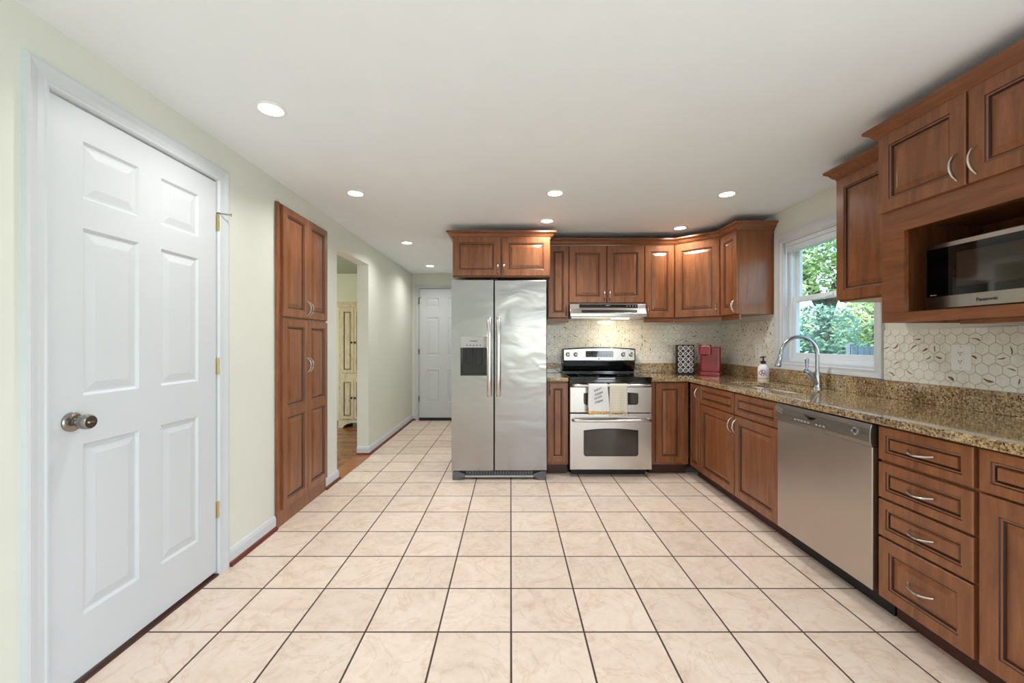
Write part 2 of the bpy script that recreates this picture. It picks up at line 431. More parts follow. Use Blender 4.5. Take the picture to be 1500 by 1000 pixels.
b.box(LX-.125, LX, 1.402, 2.224, 2.118, CEIL); b.box(LX-.125, LX, 3.75, 4.58, 2.105, CEIL)
struct(b.build('wall_left', 'cream'))
wallbox('wall_closet', LX-.70, LX-.125, 1.2, 1.3, 0, CEIL); 
wallbox('wall_hall_end', -5.2, -.56, 6.61, 6.75, 0, CEIL, 'cream')
wallbox('wall_hall_right', -.56, -.545, 4.46, 6.61, 0, CEIL)
wallbox('wall_back', -.545, 2.26, 4.46, 4.58, 0, CEIL)
RX = 2.26
b = MB()   # right wall round the window (y 2.557..3.45, z 1.06..2.07)
b.box(RX, RX+.14, -3.0, -2.2, 0, CEIL); b.box(RX, RX+.14, -2.2, -.4, 2.1, CEIL); b.box(RX, RX+.14, -.4, 2.557, 0, CEIL); b.box(RX, RX+.14, 3.45, 4.58, 0, CEIL)
b.box(RX, RX+.14, 2.557, 3.45, 0, 1.075); b.box(RX, RX+.14, 2.557, 3.45, 2.08, CEIL)
struct(b.build('wall_right', 'cream'))
b = MB(); b.box(-1.7, 0, -3.0, -2.88, 0, CEIL); b.box(1.5, 2.4, -3.0, -2.88, 0, CEIL); b.box(0, 1.5, -3.0, -2.88, 2.05, CEIL); b.box(0, 1.5, -3.0, -2.88, 0, .7)
struct(b.build('wall_rear', 'cream'))
b = MB(); b.box(-5.2, -5.1, 1.4, 3.4, 0, CEIL); b.box(-5.2, -5.1, 5.0, 6.75, 0, CEIL); b.box(-5.2, -5.1, 3.4, 5.0, 0, .8); b.box(-5.2, -5.1, 3.4, 5.0, 2.1, CEIL)
struct(b.build('wall_side_room_left', 'green'))
wallbox('wall_side_room_front', -5.1, LX-.125, 1.3, 1.4, 0, CEIL, 'green')
wallbox('wall_side_room_back', -5.1, LX-.125, 6.59, 6.61, 0, CEIL, 'green')

# baseboards and shoe molding
bb = [(0, 0), (.013, 0), (.013, .07), (.009, .085), (.005, .092), (0, .095)]
sh = [(.013, 0), (.029, 0), (.028, .010), (.022, .020), (.013, .024)]
def base(name, path, shoe=True):
    o = struct(MB().sweep(path, bb).build('baseboard_'+name, 'white'))
    if shoe: MB().sweep(path, sh).build('shoe_molding', 'shoe', o)
base('left_near', [(LX, 2.756), (LX, 2.298)][::-1])
base('left_mid', [(LX, 3.49), (LX, 3.75), (LX-.125, 3.75)])
base('left_far', [(LX-.125, 4.58), (LX, 4.58), (LX, 6.61), (-1.515, 6.61)])
base('side_room', [(-5.1, 6.59), (-2.53, 6.59)], False)
struct(MB().box(LX-.125, LX+.035, 3.765, 4.565, 0, .007).build('trim_1', 'thresh', bevel=.003))

# --------------------------------------------------------------- left six panel door
def hinge(parent, x, y, z, stop=False, m='brass'):
    b = MB(); b.tube([(x, y-.006, z-.045), (x, y-.006, z+.045)], .006, 8); b.box(x-.012, x+.012, y-.003, y+.001, z-.043, z+.043)
    for k in range(-1, 2): b.tube([(x, y-.006, z+k*.03-.001), (x, y-.006, z+k*.03+.001)], .0075, 8)
    o = b.build('hinge', m, parent, smooth=True)
    if stop:
        s = MB(); s.tube([(x, y-.006, z+.045), (x, y-.006, z+.053)], .008, 8); s.tube([(x, y-.008, z+.05), (x+.03, y-.05, z+.05)], .004, 8); s.tube([(x+.03, y-.05, z+.05), (x+.034, y-.056, z+.05)], .008, 8)
        s.build('hinge_stop', 'knob', o, smooth=True)
    return o
def six_panel(w, h, cols, rows): return slab(w, h, .035, [(a, b_, c, d) for a, b_ in cols for c, d in rows], door_rings)
# local x runs away from the camera (+y), front faces +x
d1 = six_panel(.805, 2.086, [(.115, .345), (.456, .679)], [(.224, .854), (1.032, 1.65), (1.759, 1.97)])
D1 = struct(d1.build('door_1', 'white', loc=(LX-.037, 1.411, .02), rotz=PI/2)); merge_doubles(D1)
k = MB(); kx, kz = .073, .943
k.lathe([(.001, -.035), (.035, -.036), (.035, -.042), (.028, -.048), (.013, -.05), (.012, -.062), (.017, -.066), (.024, -.073), (.027, -.088), (.026, -.102), (.022, -.108), (.001, -.108)], (kx, 0, kz), 24, 'y')
ko = k.build('door_knob', 'knob', D1, smooth=True)
MB().box(kx-.009, kx+.009, -.112, -.107, kz-.003, kz+.003).build('thumb_turn', 'nickel', ko)
for i, z in enumerate((.33, 1.10, 1.87)): hinge(D1, .811, -.036, z, i == 2)
MB().box(-.006, .001, -.033, -.006, .87, .98).build('strike_plate', 'knob', D1)
# casing (mitred, profiled) round the door
def casing(name, face, a0, a1, top, w=.078, parent=None, flip=1):
    """door casing on a wall; face(a, out, z) maps along/out/height to a point"""
    prof = [(0, .004), (.006, .012), (.014, .013), (.02, .010), (.04, .012), (.06, .017), (w-.012, .018), (w-.003, .016), (w, 0), (0, 0)]
    b = MB(); n = len(prof)
    rings_ = []
    for (sa, sz, z) in ((-1, 0, 0.0), (-1, 1, top), (1, 1, top), (1, 0, 0.0)):
        a = a0 if sa < 0 else a1
        rings_.append([face(a+sa*o, q, z+sz*o) for o, q in prof])
    vs = [p for r in rings_ for p in r]; fs = []
    for i in range(3):
        for k in range(n): fs.append((i*n+k, i*n+(k+1) % n, (i+1)*n+(k+1) % n, (i+1)*n+k))
    fs += [tuple(range(n-1, -1, -1)), tuple(3*n+k for k in range(n))]
    b.add(vs, fs); return b
struct(casing('c', lambda a, q, z: (LX+q, a, z), 1.408, 2.219, 2.114).build('trim_2', 'white'))
b = MB(); b.box(LX-.125, LX-.001, 1.402, 1.409, 0, 2.118); b.box(LX-.125, LX-.001, 2.218, 2.224, 0, 2.118); b.box(LX-.125, LX-.001, 1.409, 2.218, 2.112, 2.118)
struct(b.build('trim_3', 'white'))
struct(MB().box(LX-.12, LX+.012, 1.41, 2.217, 0, .009).build('trim_4', 'toe'))

# --------------------------------------------------------------- hall end door
EY = 6.61
d2 = six_panel(.765, 2.045, [(.119, .311), (.455, .647)], [(.247, .759), (.987, 1.593), (1.76, 1.90)])
D2 = struct(d2.build('door_2', 'white', loc=(-1.452, EY, .045))); merge_doubles(D2)
for i, z in enumerate((.30, 1.05, 1.85)): hinge(D2, -.004, -.036, z, i == 2, 'knob')
MB().box(0, .765, -.04, 0, -.045, -.003).build('door_sweep', 'blackm', D2)
struct(casing('c', lambda a, q, z: (a, EY-q-.0, z), -1.458, -.681, 2.095, .06).build('trim_5', 'white'))

# --------------------------------------------------------------- pantry recessed into left wall (front faces +x)
P = thing('pantry_cabinet', 'tall built-in brown wood pantry with four doors, recessed in the left wall', 'cabinet', (LX+.002, 2.758, 0), PI/2)
b = MB(); b.box(0, .735, -.014, 0, .0, 2.19); b.box(0, .02, -.02, -.014, .11, 2.19)
b.build('cabinet_box', ['wood', 'glaze'], P, bevel=.002)
def shift(o, dy): o.location.y += dy; return o
for (n, x0, x1, hx) in (('a', .048, .388, .372), ('b', .392, .725, .408)):
    shift(front(P, 'door', x0, x1, 1.425, 2.18, .052, ('v', hx, 1.50), .018), -.014)
    shift(front(P, 'door', x0, x1, .11, 1.41, .052, ('v', hx, 1.075), .018, split=.765), -.014)

# --------------------------------------------------------------- hutch in the side room
H = thing('hutch', 'distressed cream painted hutch with scalloped base in the room beyond the passage', 'cabinet', (-2.505, 6.02, 0))
hw, hd = .46, .5
b = MB(); b.box(0, hw, 0, hd, .11, 1.79); b.build('cabinet_box', 'hutch', H, bevel=.004)
b = MB(); b.sweep([(0, hd), (0, 0), (hw, 0), (hw, hd)][::-1], [(0, 1.755), (-.012, 1.76), (-.02, 1.79), (-.035, 1.815), (-.04, 1.83), (.0, 1.83)]); b.build('crown', 'hutch', H)
pts = [(0, 0), (.06, 0)]+[(.06+.34*i/14, .075*math.sin(PI*i/14)**.6 if 0 < i < 14 else 0) for i in range(15)]+[(hw, 0), (hw, .11), (0, .11)]
MB().prism(pts, 'y', -.012, .006).build('base_skirt', 'hutch', H)
MB().box(0, .02, .006, hd, 0, .11).build('foot', 'hutch', H); MB().box(hw-.02, hw, .006, hd, 0, .11).build('foot', 'hutch', H)
for x0, x1, kx in ((.045, .228, .205), (.232, .415, .255)):
    for z0, z1, kz in ((.80, 1.73, 1.24), (.13, .71, .44)):
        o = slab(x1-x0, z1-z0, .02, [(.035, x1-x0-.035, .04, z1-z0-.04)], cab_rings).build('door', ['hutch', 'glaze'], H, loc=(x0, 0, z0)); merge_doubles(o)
        k = MB(); k.lathe([(.006, 0), (.006, -.02), (.015, -.026), (.015, -.034), (.004, -.04)], (kx-x0, -.02, kz-z0), 12, 'y'); k.build('knob', 'blackm', o, smooth=True)

# ------------------------------------------------------------------ kitchen cabinets
def base_cab(label, loc, rot, w, depth, fronts, hollow=False, stile=True, toe=.07):
    T = thing('base_cabinet', label, 'cabinet', loc, rot)
    b = MB()
    if hollow:
        b.box(0, w, 0, .02, .1, .878); b.box(0, .018, .02, depth, .1, .878); b.box(w-.018, w, .02, depth, .1, .878); b.box(.018, w-.018, .02, depth, .1, .118); b.box(.018, w-.018, depth-.01, depth, .118, .6)
    else: b.box(0, w, 0, depth, .1, .878)
    b.build('cabinet_box', 'wood', T, bevel=.0015)
    MB().box(0, w, toe, depth, 0, .0995).build('toe_kick', 'toe', T)
    for f in fronts: front(T, f[0], f[1], f[2], f[3], f[4], f[5] if len(f) > 5 and f[5] else .055, f[6] if len(f) > 6 else None)
    return T
BY = 3.88
base_cab('narrow brown base cabinet with one plain door between refrigerator and range', (.335, BY, 0), 0, .206, .558,
         [('door', .008, .202, .125, .868, .05, ('v', .03, .80))])
base_cab('brown base cabinet with one plain door just right of the range', (1.32, BY, 0), 0, .345, .558,
         [('door', .034, .306, .125, .868, .055)])
RF = 1.685
R90 = -PI/2
base_cab('narrow corner base cabinet with one slim handled door facing the sink side', (RF, 3.88, 0), R90, .236, .553,
         [('door', .045, .23, .105, .868, .045, ('v', .208, .79))])
base_cab('wide sink base cabinet with two false drawers over two doors', (RF, 3.643, 0), R90, 1.066, .553,
         [('drawer_front', .004, .551, .712, .868, .036), ('drawer_front', .566, 1.06, .712, .868, .036),
          ('door', .004, .555, .105, .70, .055, ('v', .528, .625)), ('door', .566, 1.06, .105, .70, .055, ('v', .592, .625))], hollow=True)
base_cab('brown base cabinet with a stack of four drawers right of the dishwasher', (RF, 1.878, 0), R90, .398, .553,
         [('drawer', .004, .388, .722, .87, .036, ('h',)), ('drawer', .004, .388, .553, .709, .036, ('h',)),
          ('drawer', .004, .388, .381, .543, .036, ('h',)), ('drawer', .004, .388, .105, .371, .05, ('h',))])
base_cab('brown base cabinet with one drawer over a door, nearest at lower right', (RF, 1.478, 0), R90, .46, .553,
         [('drawer', .006, .454, .722, .872, .036), ('door', .006, .454, .105, .714, .06, ('v', .425, .62))])

def wall_cab(label, loc, rot, w, depth, z0, z1, fronts, rail=True, name='wall_cabinet'):
    T = thing(name, label, 'cabinet', loc, rot)
    MB().box(0, w, 0, depth, z0, z1).build('cabinet_box', ['wood'], T, bevel=.0015)
    if rail: MB().box(.001, w-.001, .004, .022, z0-.045, z0-.0005).build('light_rail', 'wood_h', T, bevel=.003)
    for f in fronts: front(T, f[0], f[1], f[2], f[3], f[4], f[5] if len(f) > 5 and f[5] else .055, f[6] if len(f) > 6 else None)
    return T
UZ0, UZ1 = 1.488, 2.215
UY = 4.13
wall_cab('narrow upper cabinet between the refrigerator cabinet and the range hood', (.372, UY, 0), 0, .207, .328, UZ0, UZ1,
         [('door', .003, .204, 1.492, 2.203, .045, ('v', .178, 1.56))])
wall_cab('short two-door upper cabinet above the range hood', (.58, UY, 0), 0, .752, .328, 1.625, UZ1,
         [('door', .003, .370, 1.64, 2.203, .06, ('v', .348, 1.715)), ('door', .380, .748, 1.64, 2.203, .06, ('v', .402, 1.715))], rail=False)
wall_cab('single-door upper cabinet right of the range hood', (1.333, UY, 0), 0, .30, .328, UZ0, UZ1,
         [('door', .003, .291, 1.492, 2.203, .055, ('v', .024, 1.56))])
# diagonal corner cabinet
UX = 1.955
MX = 1.782
ca, cb = Vector((1.636, UY)), Vector((UX, 3.832)); dl = (cb-ca).length; ang = math.atan2(cb.y-ca.y, cb.x-ca.x)
T = thing('corner_wall_cabinet', 'diagonal corner upper cabinet with one wide door above the coffee maker', 'cabinet', (ca.x, ca.y, 0), ang)
ic = Matrix.Rotation(-ang, 2)
poly = [ic @ (Vector(p)-ca) for p in ((1.636, UY), (1.636, 4.458), (2.258, 4.458), (2.258, 3.832), (UX, 3.832))]
MB().prism([tuple(p) for p in poly], 'z', UZ0, UZ1).build('cabinet_box', 'wood', T)
MB().box(.0, dl, .004, .022, UZ0-.045, UZ0-.0005).build('light_rail', 'wood_h', T, bevel=.003)
front(T, 'door', .012, dl-.012, 1.492, 2.203, .06, ('v', dl-.036, 1.56))
wall_cab('upper cabinet with plain end panel left of the window', (UX, 3.829, 0), R90, .286, .303, UZ0, UZ1,
         [('door', .012, .282, 1.492, 2.203, .055, ('v', .255, 1.56))])
T = wall_cab('upper cabinet with one door between the window and the microwave cabinet', (UX, 2.463, 0), R90, .474, .303, UZ0, UZ1,
         [('door', .003, .47, 1.495, 2.203, .055)], rail=False)
MB().box(.004, .47, .002, .30, UZ0-.004, UZ0-.0003).build('underside', 'oak', T)
crown_prof = lambda z: [(0, z), (.006, z), (.009, z+.012), (.020, z+.020), (.034, z+.042), (.046, z+.050), (.052, z+.054), (.052, z+.068), (0, z+.068)]
CZ = 2.205
o = MB().sweep([(.372, UY-.003), (ca.x, UY-.003), (UX-.003, cb.y), (UX-.003, 3.54), (2.258, 3.54)], crown_prof(CZ)).build('crown_molding', 'wood_h')
tag(o, 'brown crown molding running along the upper cabinets from refrigerator cabinet to window', 'molding')
o = MB().sweep([(2.258, 2.466), (UX-.003, 2.466), (UX-.003, 1.989)], crown_prof(CZ)).build('crown_molding', 'wood_h')
tag(o, 'short brown crown molding on the single upper cabinet right of the window', 'molding')
# unseen ceiling-coloured blocks added to lighten the shadow above the cabinets
struct(MB().box(.372, 2.2595, 4.38, 4.4595, 2.2735, CEIL-.0005).build('shadow_filler_back', 'ceil'))
struct(MB().box(2.13, 2.2595, 3.86, 4.3795, 2.2735, CEIL-.0005).build('shadow_filler_corner', 'ceil'))
struct(MB().box(2.05, 2.2595, 1.988, 2.44, 2.2735, CEIL-.0005).build('shadow_filler_right', 'ceil'))
struct(MB().box(1.87, 2.2595, 1.215, 1.96, 2.2735, CEIL-.0005).build('shadow_filler_right_near', 'ceil'))
struct(MB().box(-.42, .28, 4.05, 4.4595, 2.2735, CEIL-.0005).build('shadow_filler_refrigerator', 'ceil'))
# refrigerator cabinet
T = thing('refrigerator_wall_cabinet', 'deep two-door brown cabinet mounted above the refrigerator', 'cabinet', (-.54, 3.85, 0))
MB().box(0, .909, 0, .608, 1.85, 2.23).build('cabinet_box', 'wood', T, bevel=.0015)
front(T, 'door', .003, .442, 1.862, 2.222, .055, ('v', .422, 1.93)); front(T, 'door', .458, .906, 1.862, 2.222, .055, ('v', .478, 1.93))
MB().sweep([(.0, .608), (0, -.002), (.909, -.002), (.909, .608)][::1], [(-a, z) if False else (a, z) for a, z in crown_prof(2.205)]).build('crown', 'wood_h', T)
# microwave cabinet (face at X 1.78, doors 1.76)
T = thing('microwave_wall_cabinet', 'deep upper cabinet with two doors over an open microwave niche at right', 'cabinet', (MX, 1.985, 0), R90)
w, dp = .772, .475
b = MB(); b.box(0, .018, .02, dp, 1.34, 2.23); b.box(w-.018, w, .02, dp, 1.34, 2.23); b.box(.018, w-.018, .02, dp-.012, 1.365, 1.383); b.box(.018, w-.018, .02, dp-.012, 1.80, 1.818)
b.box(.018, w-.018, .02, dp-.012, 2.212, 2.23); b.box(.018, w-.018, dp-.012, dp, 1.34, 2.23); b.build('cabinet_box', 'wood', T)
b = MB(); b.box(0, .112, 0, .02, 1.34, 2.23); b.box(w-.112, w, 0, .02, 1.34, 2.23); b.box(.112, w-.112, 0, .02, 1.34, 1.384); b.box(.112, w-.112, 0, .02, 1.754, 2.23)
b.build('face_frame', 'wood_h', T)
front(T, 'door', .0, .381, 1.86, 2.222, .055, ('v', .352, 1.94)); front(T, 'door', .391, .772, 1.86, 2.222, .055, ('v', .42, 1.94))
MB().sweep([(0, dp), (0, -.002), (w, -.002), (w, dp)], crown_prof(2.205)).build('crown', 'wood_h', T)
MB().box(.30, w, .05, .30, 1.322, 1.339).build('under_panel', 'wood_h', T)

# ------------------------------------------------------------------ countertops
ZC = .917
def fill_slab(name, outer, holes, z0, z1, mat, parent=None, bevel=.006):
    bm = bmesh.new()
    for loop in [outer]+holes:
        vs = [bm.verts.new((x, y, z1)) for x, y in loop]
        for i in range(len(vs)): bm.edges.new((vs[i], vs[(i+1) % len(vs)]))
    bmesh.ops.triangle_fill(bm, edges=bm.edges[:], use_beauty=True)
    bmesh.ops.dissolve_limit(bm, angle_limit=.01, verts=bm.verts, edges=bm.edges)
    r = bmesh.ops.extrude_face_region(bm, geom=bm.faces[:]); vs = [g for g in r['geom'] if isinstance(g, bmesh.types.BMVert)]
    bmesh.ops.translate(bm, verts=vs, vec=(0, 0, z0-z1)); bmesh.ops.recalc_face_normals(bm, faces=bm.faces)
    me = bpy.data.meshes.new(name); bm.to_mesh(me); bm.free(); me.materials.append(M[mat])
    o = bpy.data.objects.new(name, me); C.objects.link(o); o.parent = parent
    if bevel:
        bv = o.modifiers.new('bevel', 'BEVEL'); bv.width = bevel; bv.segments = 3; bv.limit_method = 'ANGLE'; bv.angle_limit = math.radians(60)
    return o
def rrect(x0, x1, y0, y1, r, n=6):
    out = []
    for cx, cy, a in ((x1-r, y1-r, 0), (x0+r, y1-r, 90), (x0+r, y0+r, 180), (x1-r, y0+r, 270)):
        for i in range(n+1): t = math.radians(a+90*i/n); out.append((cx+r*math.cos(t), cy+r*math.sin(t)))
    return out
T = thing('countertop', 'long speckled granite countertop wrapping the corner with the sink cut into it', 'countertop', (0, 0, 0))
sink_hole = rrect(1.785, 2.085, 2.66, 3.45, .13, 8)
fill_slab('slab', [(1.305, 3.84), (1.63, 3.84), (1.645, 3.82), (1.645, 1.02), (2.258, 1.02), (2.258, 4.458), (1.305, 4.458)], [sink_hole], .88, ZC, 'granite', T, .009)
tag(MB().box(1.305, 2.237, 4.438, 4.458, ZC+.0003, 1.022).build('granite_upstand', 'granite', bevel=.003), 'low granite upstand along the back wall right of the range', 'upstand')
tag(MB().box(2.238, 2.258, 1.02, 4.458, ZC+.0003, 1.022).build('granite_upstand', 'granite', bevel=.003), 'long low granite upstand along the right wall under the window', 'upstand')
T = thing('countertop', 'short piece of granite countertop between refrigerator and range', 'countertop', (0, 0, 0))
MB().box(.335, .540, 3.84, 4.458, .88, ZC).build('slab', 'granite', T, bevel=.009, seg=3)
tag(MB().box(.335, .540, 4.438, 4.458, ZC+.0003, 1.022).build('granite_upstand', 'granite', bevel=.003), 'short granite upstand behind the counter between refrigerator and range', 'upstand')

# hex tile backsplash
def clip(poly, x0, x1, y0, y1):
    for ax, lim, sg in ((0, x0, 1), (0, x1, -1), (1, y0, 1), (1, y1, -1)):
        out = []
        for i in range(len(poly)):
            a, c = poly[i], poly[(i+1) % len(poly)]; ia = (a[ax]-lim)*sg >= 0; ic_ = (c[ax]-lim)*sg >= 0
            if ia: out.append(a)
            if ia != ic_:
                t = (lim-a[ax])/(c[ax]-a[ax]); out.append((a[0]+t*(c[0]-a[0]), a[1]+t*(c[1]-a[1])))
        poly = out
        if len(poly) < 3: return []
    return poly
def hexwall(name, label, regions, P3, streak_p, rnd, sl=(.010, .023), sw=(.0015, .0055)):
    b = MB(); W_ = .0557; R = (W_-.0022)/math.sqrt(3)
    for (s0, s1, t0, t1) in regions:
        vs = [P3(s, t, q) for q in (0, .004) for s, t in ((s0, t0), (s1, t0), (s1, t1), (s0, t1))]
        b.add(vs, [(0, 3, 2, 1), (4, 5, 6, 7), (0, 1, 5, 4), (1, 2, 6, 5), (2, 3, 7, 6), (3, 0, 4, 7)], 1)
        rows = int(2.4/(W_*.866))
        for j in range(rows):
            t = j*W_*.866+.01
            if t < t0-.05 or t > t1+.05: continue
            n0 = int((s0-.1)/W_)-1; n1 = int((s1+.1)/W_)+1
            for i in range(n0, n1+1):
                s = (i+(.5 if j % 2 else 0))*W_
                hx = [(s+R*math.sin(PI/3*k), t+R*math.cos(PI/3*k)) for k in range(6)]
                hp = clip(hx, s0, s1, t0, t1)
                if len(hp) < 3: continue
                m = len(hp); cx = sum(p[0] for p in hp)/m; cy = sum(p[1] for p in hp)/m
                inn = [(cx+(p[0]-cx)*.965, cy+(p[1]-cy)*.965) for p in hp]
                vs = [P3(*p, .004) for p in hp]+[P3(*p, .0062) for p in hp]+[P3(*p, .0068) for p in inn]
                fs = [(k, (k+1) % m, m+(k+1) % m, m+k) for k in range(m)]+[(m+k, m+(k+1) % m, 2*m+(k+1) % m, 2*m+k) for k in range(m)]+[tuple(2*m+k for k in range(m))]
                b.add(vs, fs, 0)
                if len(hp) == 6 and rnd.random() < streak_p:
                    a = rnd.choice([PI/6, -PI/6, PI/2, rnd.uniform(0, PI)])+rnd.uniform(-.25, .25); L = rnd.uniform(*sl); wd = rnd.uniform(*sw); bend = rnd.uniform(-14, 14)
                    ox, oy = rnd.uniform(-.008, .008), rnd.uniform(-.01, .01); ca_, sa_ = math.cos(a), math.sin(a); pts = []
                    for k in range(14):
                        u = 2*PI*k/14; px = L*math.cos(u); py = wd*math.sin(u)*(1-.45*math.cos(u+a))+px*px*bend
                        pts.append((cx+ox+px*ca_-py*sa_, cy+oy+px*sa_+py*ca_))
                    pts = clip(pts, cx-.022, cx+.022, cy-.022, cy+.022)
                    pts = clip(pts, s0, s1, t0, t1) if len(pts) > 2 else []
                    if len(pts) >= 3:
                        q = len(pts); b.add([P3(*p, .0066) for p in pts]+[P3(*p, .0072) for p in pts], [tuple(range(q, 2*q))]+[(k, (k+1) % q, q+(k+1) % q, q+k) for k in range(q)], 2)
    o = b.build(name, ['marble', 'grout', 'streak']); tag(o, label, 'backsplash'); return o
rnd = random.Random(3)
hexwall('tile_backsplash', 'white hexagon tile backsplash with bronze flecks behind the range', [(.335, 2.252, 1.0225, 1.44), (.585, 1.328, 1.44, 1.60)], lambda s, t, q: (s, 4.459-q, t), .42, rnd)
hexwall('tile_backsplash', 'white hexagon tile backsplash between the corner and the window', [(3.535, 4.45, 1.0225, 1.44)], lambda s, t, q: (2.259-q, s, t), .5, rnd)
hexwall('tile_backsplash', 'white hexagon tile backsplash right of the window under the microwave', [(1.02, 2.498, 1.0225, 1.32)], lambda s, t, q: (2.259-q, s, t), .27, rnd, (.013, .026), (.0025, .008))

# ------------------------------------------------------------------ window in the right wall
Wn = struct(MB().add([], []).box(RX+.135, RX+.14, 2.56, 2.561, 1.08, 1.081).build('window_1', 'vinyl'))
y0, y1, z0, z1 = 2.557, 3.45, 1.075, 2.08
def frame_rect(b, x0, x1, ya, yb, za, zb, t, mat=0):
    b.box(x0, x1, ya, ya+t, za, zb, mat); b.box(x0, x1, yb-t, yb, za, zb, mat); b.box(x0, x1, ya+t, yb-t, za, za+t, mat); b.box(x0, x1, ya+t, yb-t, zb-t, zb, mat)
b = MB(); frame_rect(b, RX+.0, RX+.135, y0+.001, y1-.001, z0+.001, z1-.001, .016); b.build('window_jamb', 'white', Wn, bevel=.002)
b = MB(); frame_rect(b, RX+.05, RX+.12, y0+.017, y1-.017, z0+.017, z1-.017, .03); b.build('window_frame', 'vinyl', Wn, bevel=.003)
mid = 1.585
o = MB(); frame_rect(o, RX+.06, RX+.09, y0+.047, y1-.047, z0+.047, mid+.03, .04); so = o.build('lower_sash', 'vinyl', Wn, bevel=.003)
MB().box(RX+.073, RX+.077, y0+.08, y1-.08, z0+.08, mid-.005).build('pane', 'pane', so)
o = MB(); frame_rect(o, RX+.092, RX+.118, y0+.047, y1-.047, mid-.01, z1-.047, .036); so = o.build('upper_sash', 'vinyl', Wn, bevel=.003)
MB().box(RX+.103, RX+.107, y0+.08, y1-.08, mid+.02, z1-.08).build('pane', 'pane', so)
MB().box(RX+.052, RX+.0595, 2.97, 3.04, mid+.0, mid+.028).build('sash_lock', 'vinyl', Wn, bevel=.003)
b = MB(); cp = .075
prof = [(0, .004), (.008, .013), (.03, .012), (.055, .017), (cp-.004, .018), (cp, 0), (0, 0)]
vs = []; n = len(prof)
for (sy, sz) in ((-1, -1), (-1, 1), (1, 1), (1, -1)):
    for o_, q in prof: vs.append((RX-q, (y0+.006 if sy < 0 else y1-.006)+sy*o_*(.82 if sy < 0 else 1.1), (z0+.004 if sz < 0 else z1-.008)+sz*o_*(.75 if sz < 0 else 1)))
fs = []
for i in range(4):
    j = (i+1) % 4
    for k in range(n): fs.append((i*n+k, i*n+(k+1) % n, j*n+(k+1) % n, j*n+k))
struct(b.add(vs, fs).build('trim_6', 'white'))
B = thing('window_blind', 'white blind raised to a slim stack at the top of the kitchen window', 'blind', (RX+.03, 3.0, 2.063))
b = MB(); b.box(-.022, .018, -.42, .42, -.035, -.001); b.build('headrail', 'white', B, bevel=.003)
b = MB()
for i in range(9): b.box(-.02, .016, -.415, .415, -.038-.0042*i-.003, -.038-.0042*i)
b.build('slat', 'vinyl', B)
MB().box(-.021, .017, -.416, .416, -.085, -.077).build('bottom_rail', 'white', B, bevel=.002)
MB().tube([(-.026, .395, -.03), (-.028, .395, -.52)], .004, 6).build('wand', 'plastic', B, smooth=True)

# ------------------------------------------------------------------ sink, faucet, soap
T = thing('kitchen_sink', 'stainless steel undermount sink set in the granite under the window', 'sink', (1.935, 3.055, 0))
def bowl(x0, x1, ya, yb):
    b = MB(); loops = [(rrect(x0-.014, x1+.014, ya-.014, yb+.014, .134, 8), .877), (rrect(x0, x1, ya, yb, .12, 8), .877), (rrect(x0+.006, x1-.006, ya+.006, yb-.006, .11, 8), .86), (rrect(x0+.02, x1-.02, ya+.02, yb-.02, .10, 8), .72), (rrect(x0+.05, x1-.05, ya+.05, yb-.05, .08, 8), .70)]
    n = len(loops[0][0])
    vs = [(x-1.935, y-3.055, z) for l, z in loops for x, y in l]; fs = []
    for i in range(len(loops)-1):
        for k in range(n): fs.append((i*n+k, i*n+(k+1) % n, (i+1)*n+(k+1) % n, (i+1)*n+k))
    fs.append(tuple((len(loops)-1)*n+k for k in range(n)))
    return b.add(vs, fs)
o = bowl(1.779, 2.091, 2.654, 3.456).build('basin', 'steel', T, smooth=True)
sol = o.modifiers.new('solid', 'SOLIDIFY'); sol.thickness = .0015; sol.offset = 1
MB().lathe([(.04, .7012), (.04, .704), (.03, .7045), (.012, .7025)], (0, 0, 0), 20).build('drain', 'chrome', T, smooth=True)

F = thing('faucet', 'tall gooseneck pull-down faucet in satin nickel behind the sink', 'faucet', (2.172, 2.93, ZC))
b = MB(); b.lathe([(.031, 0), (.031, .006), (.024, .012), (.022, .05), (.020, .10), (.0165, .125)], n=20); b.build('base', 'satin', F, smooth=True)
pts = [(0, 0, .12), (0, 0, .19), (0, 0, .24)]; R0 = .128
for i in range(1, 15):
    a = PI*i/15*1.0; pts.append((-R0+R0*math.cos(a), 0, .24+R0*math.sin(a)))
pts.append((-2*R0-.004, 0, .232))
MB().tube(pts, .0125, 14).build('spout', 'satin', F, smooth=True)
hd_ = MB(); hd_.tube([(-.258, 0, .236), (-.262, 0, .228), (-.263, 0, .222), (-.273, 0, .185), (-.280, 0, .163), (-.281, 0, .158)], [.0135, .0165, .0145, .018, .021, .018], 14); hd_.build('spray_head', 'satin', F, smooth=True)
b = MB(); b.tube([(0, 0, .03), (-.035, 0, .072), (-.07, 0, .118), (-.078, 0, .128), (-.085, 0, .136)], [.022, .02, .0215, .021, .012], 14); b.build('valve_body', 'satin', F, smooth=True)
b = MB(); b.tube([(-.076, 0, .128), (-.074, 0, .155), (-.073, 0, .19), (-.073, 0, .212), (-.073, 0, .216)], [.009, .009, .012, .0135, .010], 12); b.build('lever', 'satin', F, smooth=True)

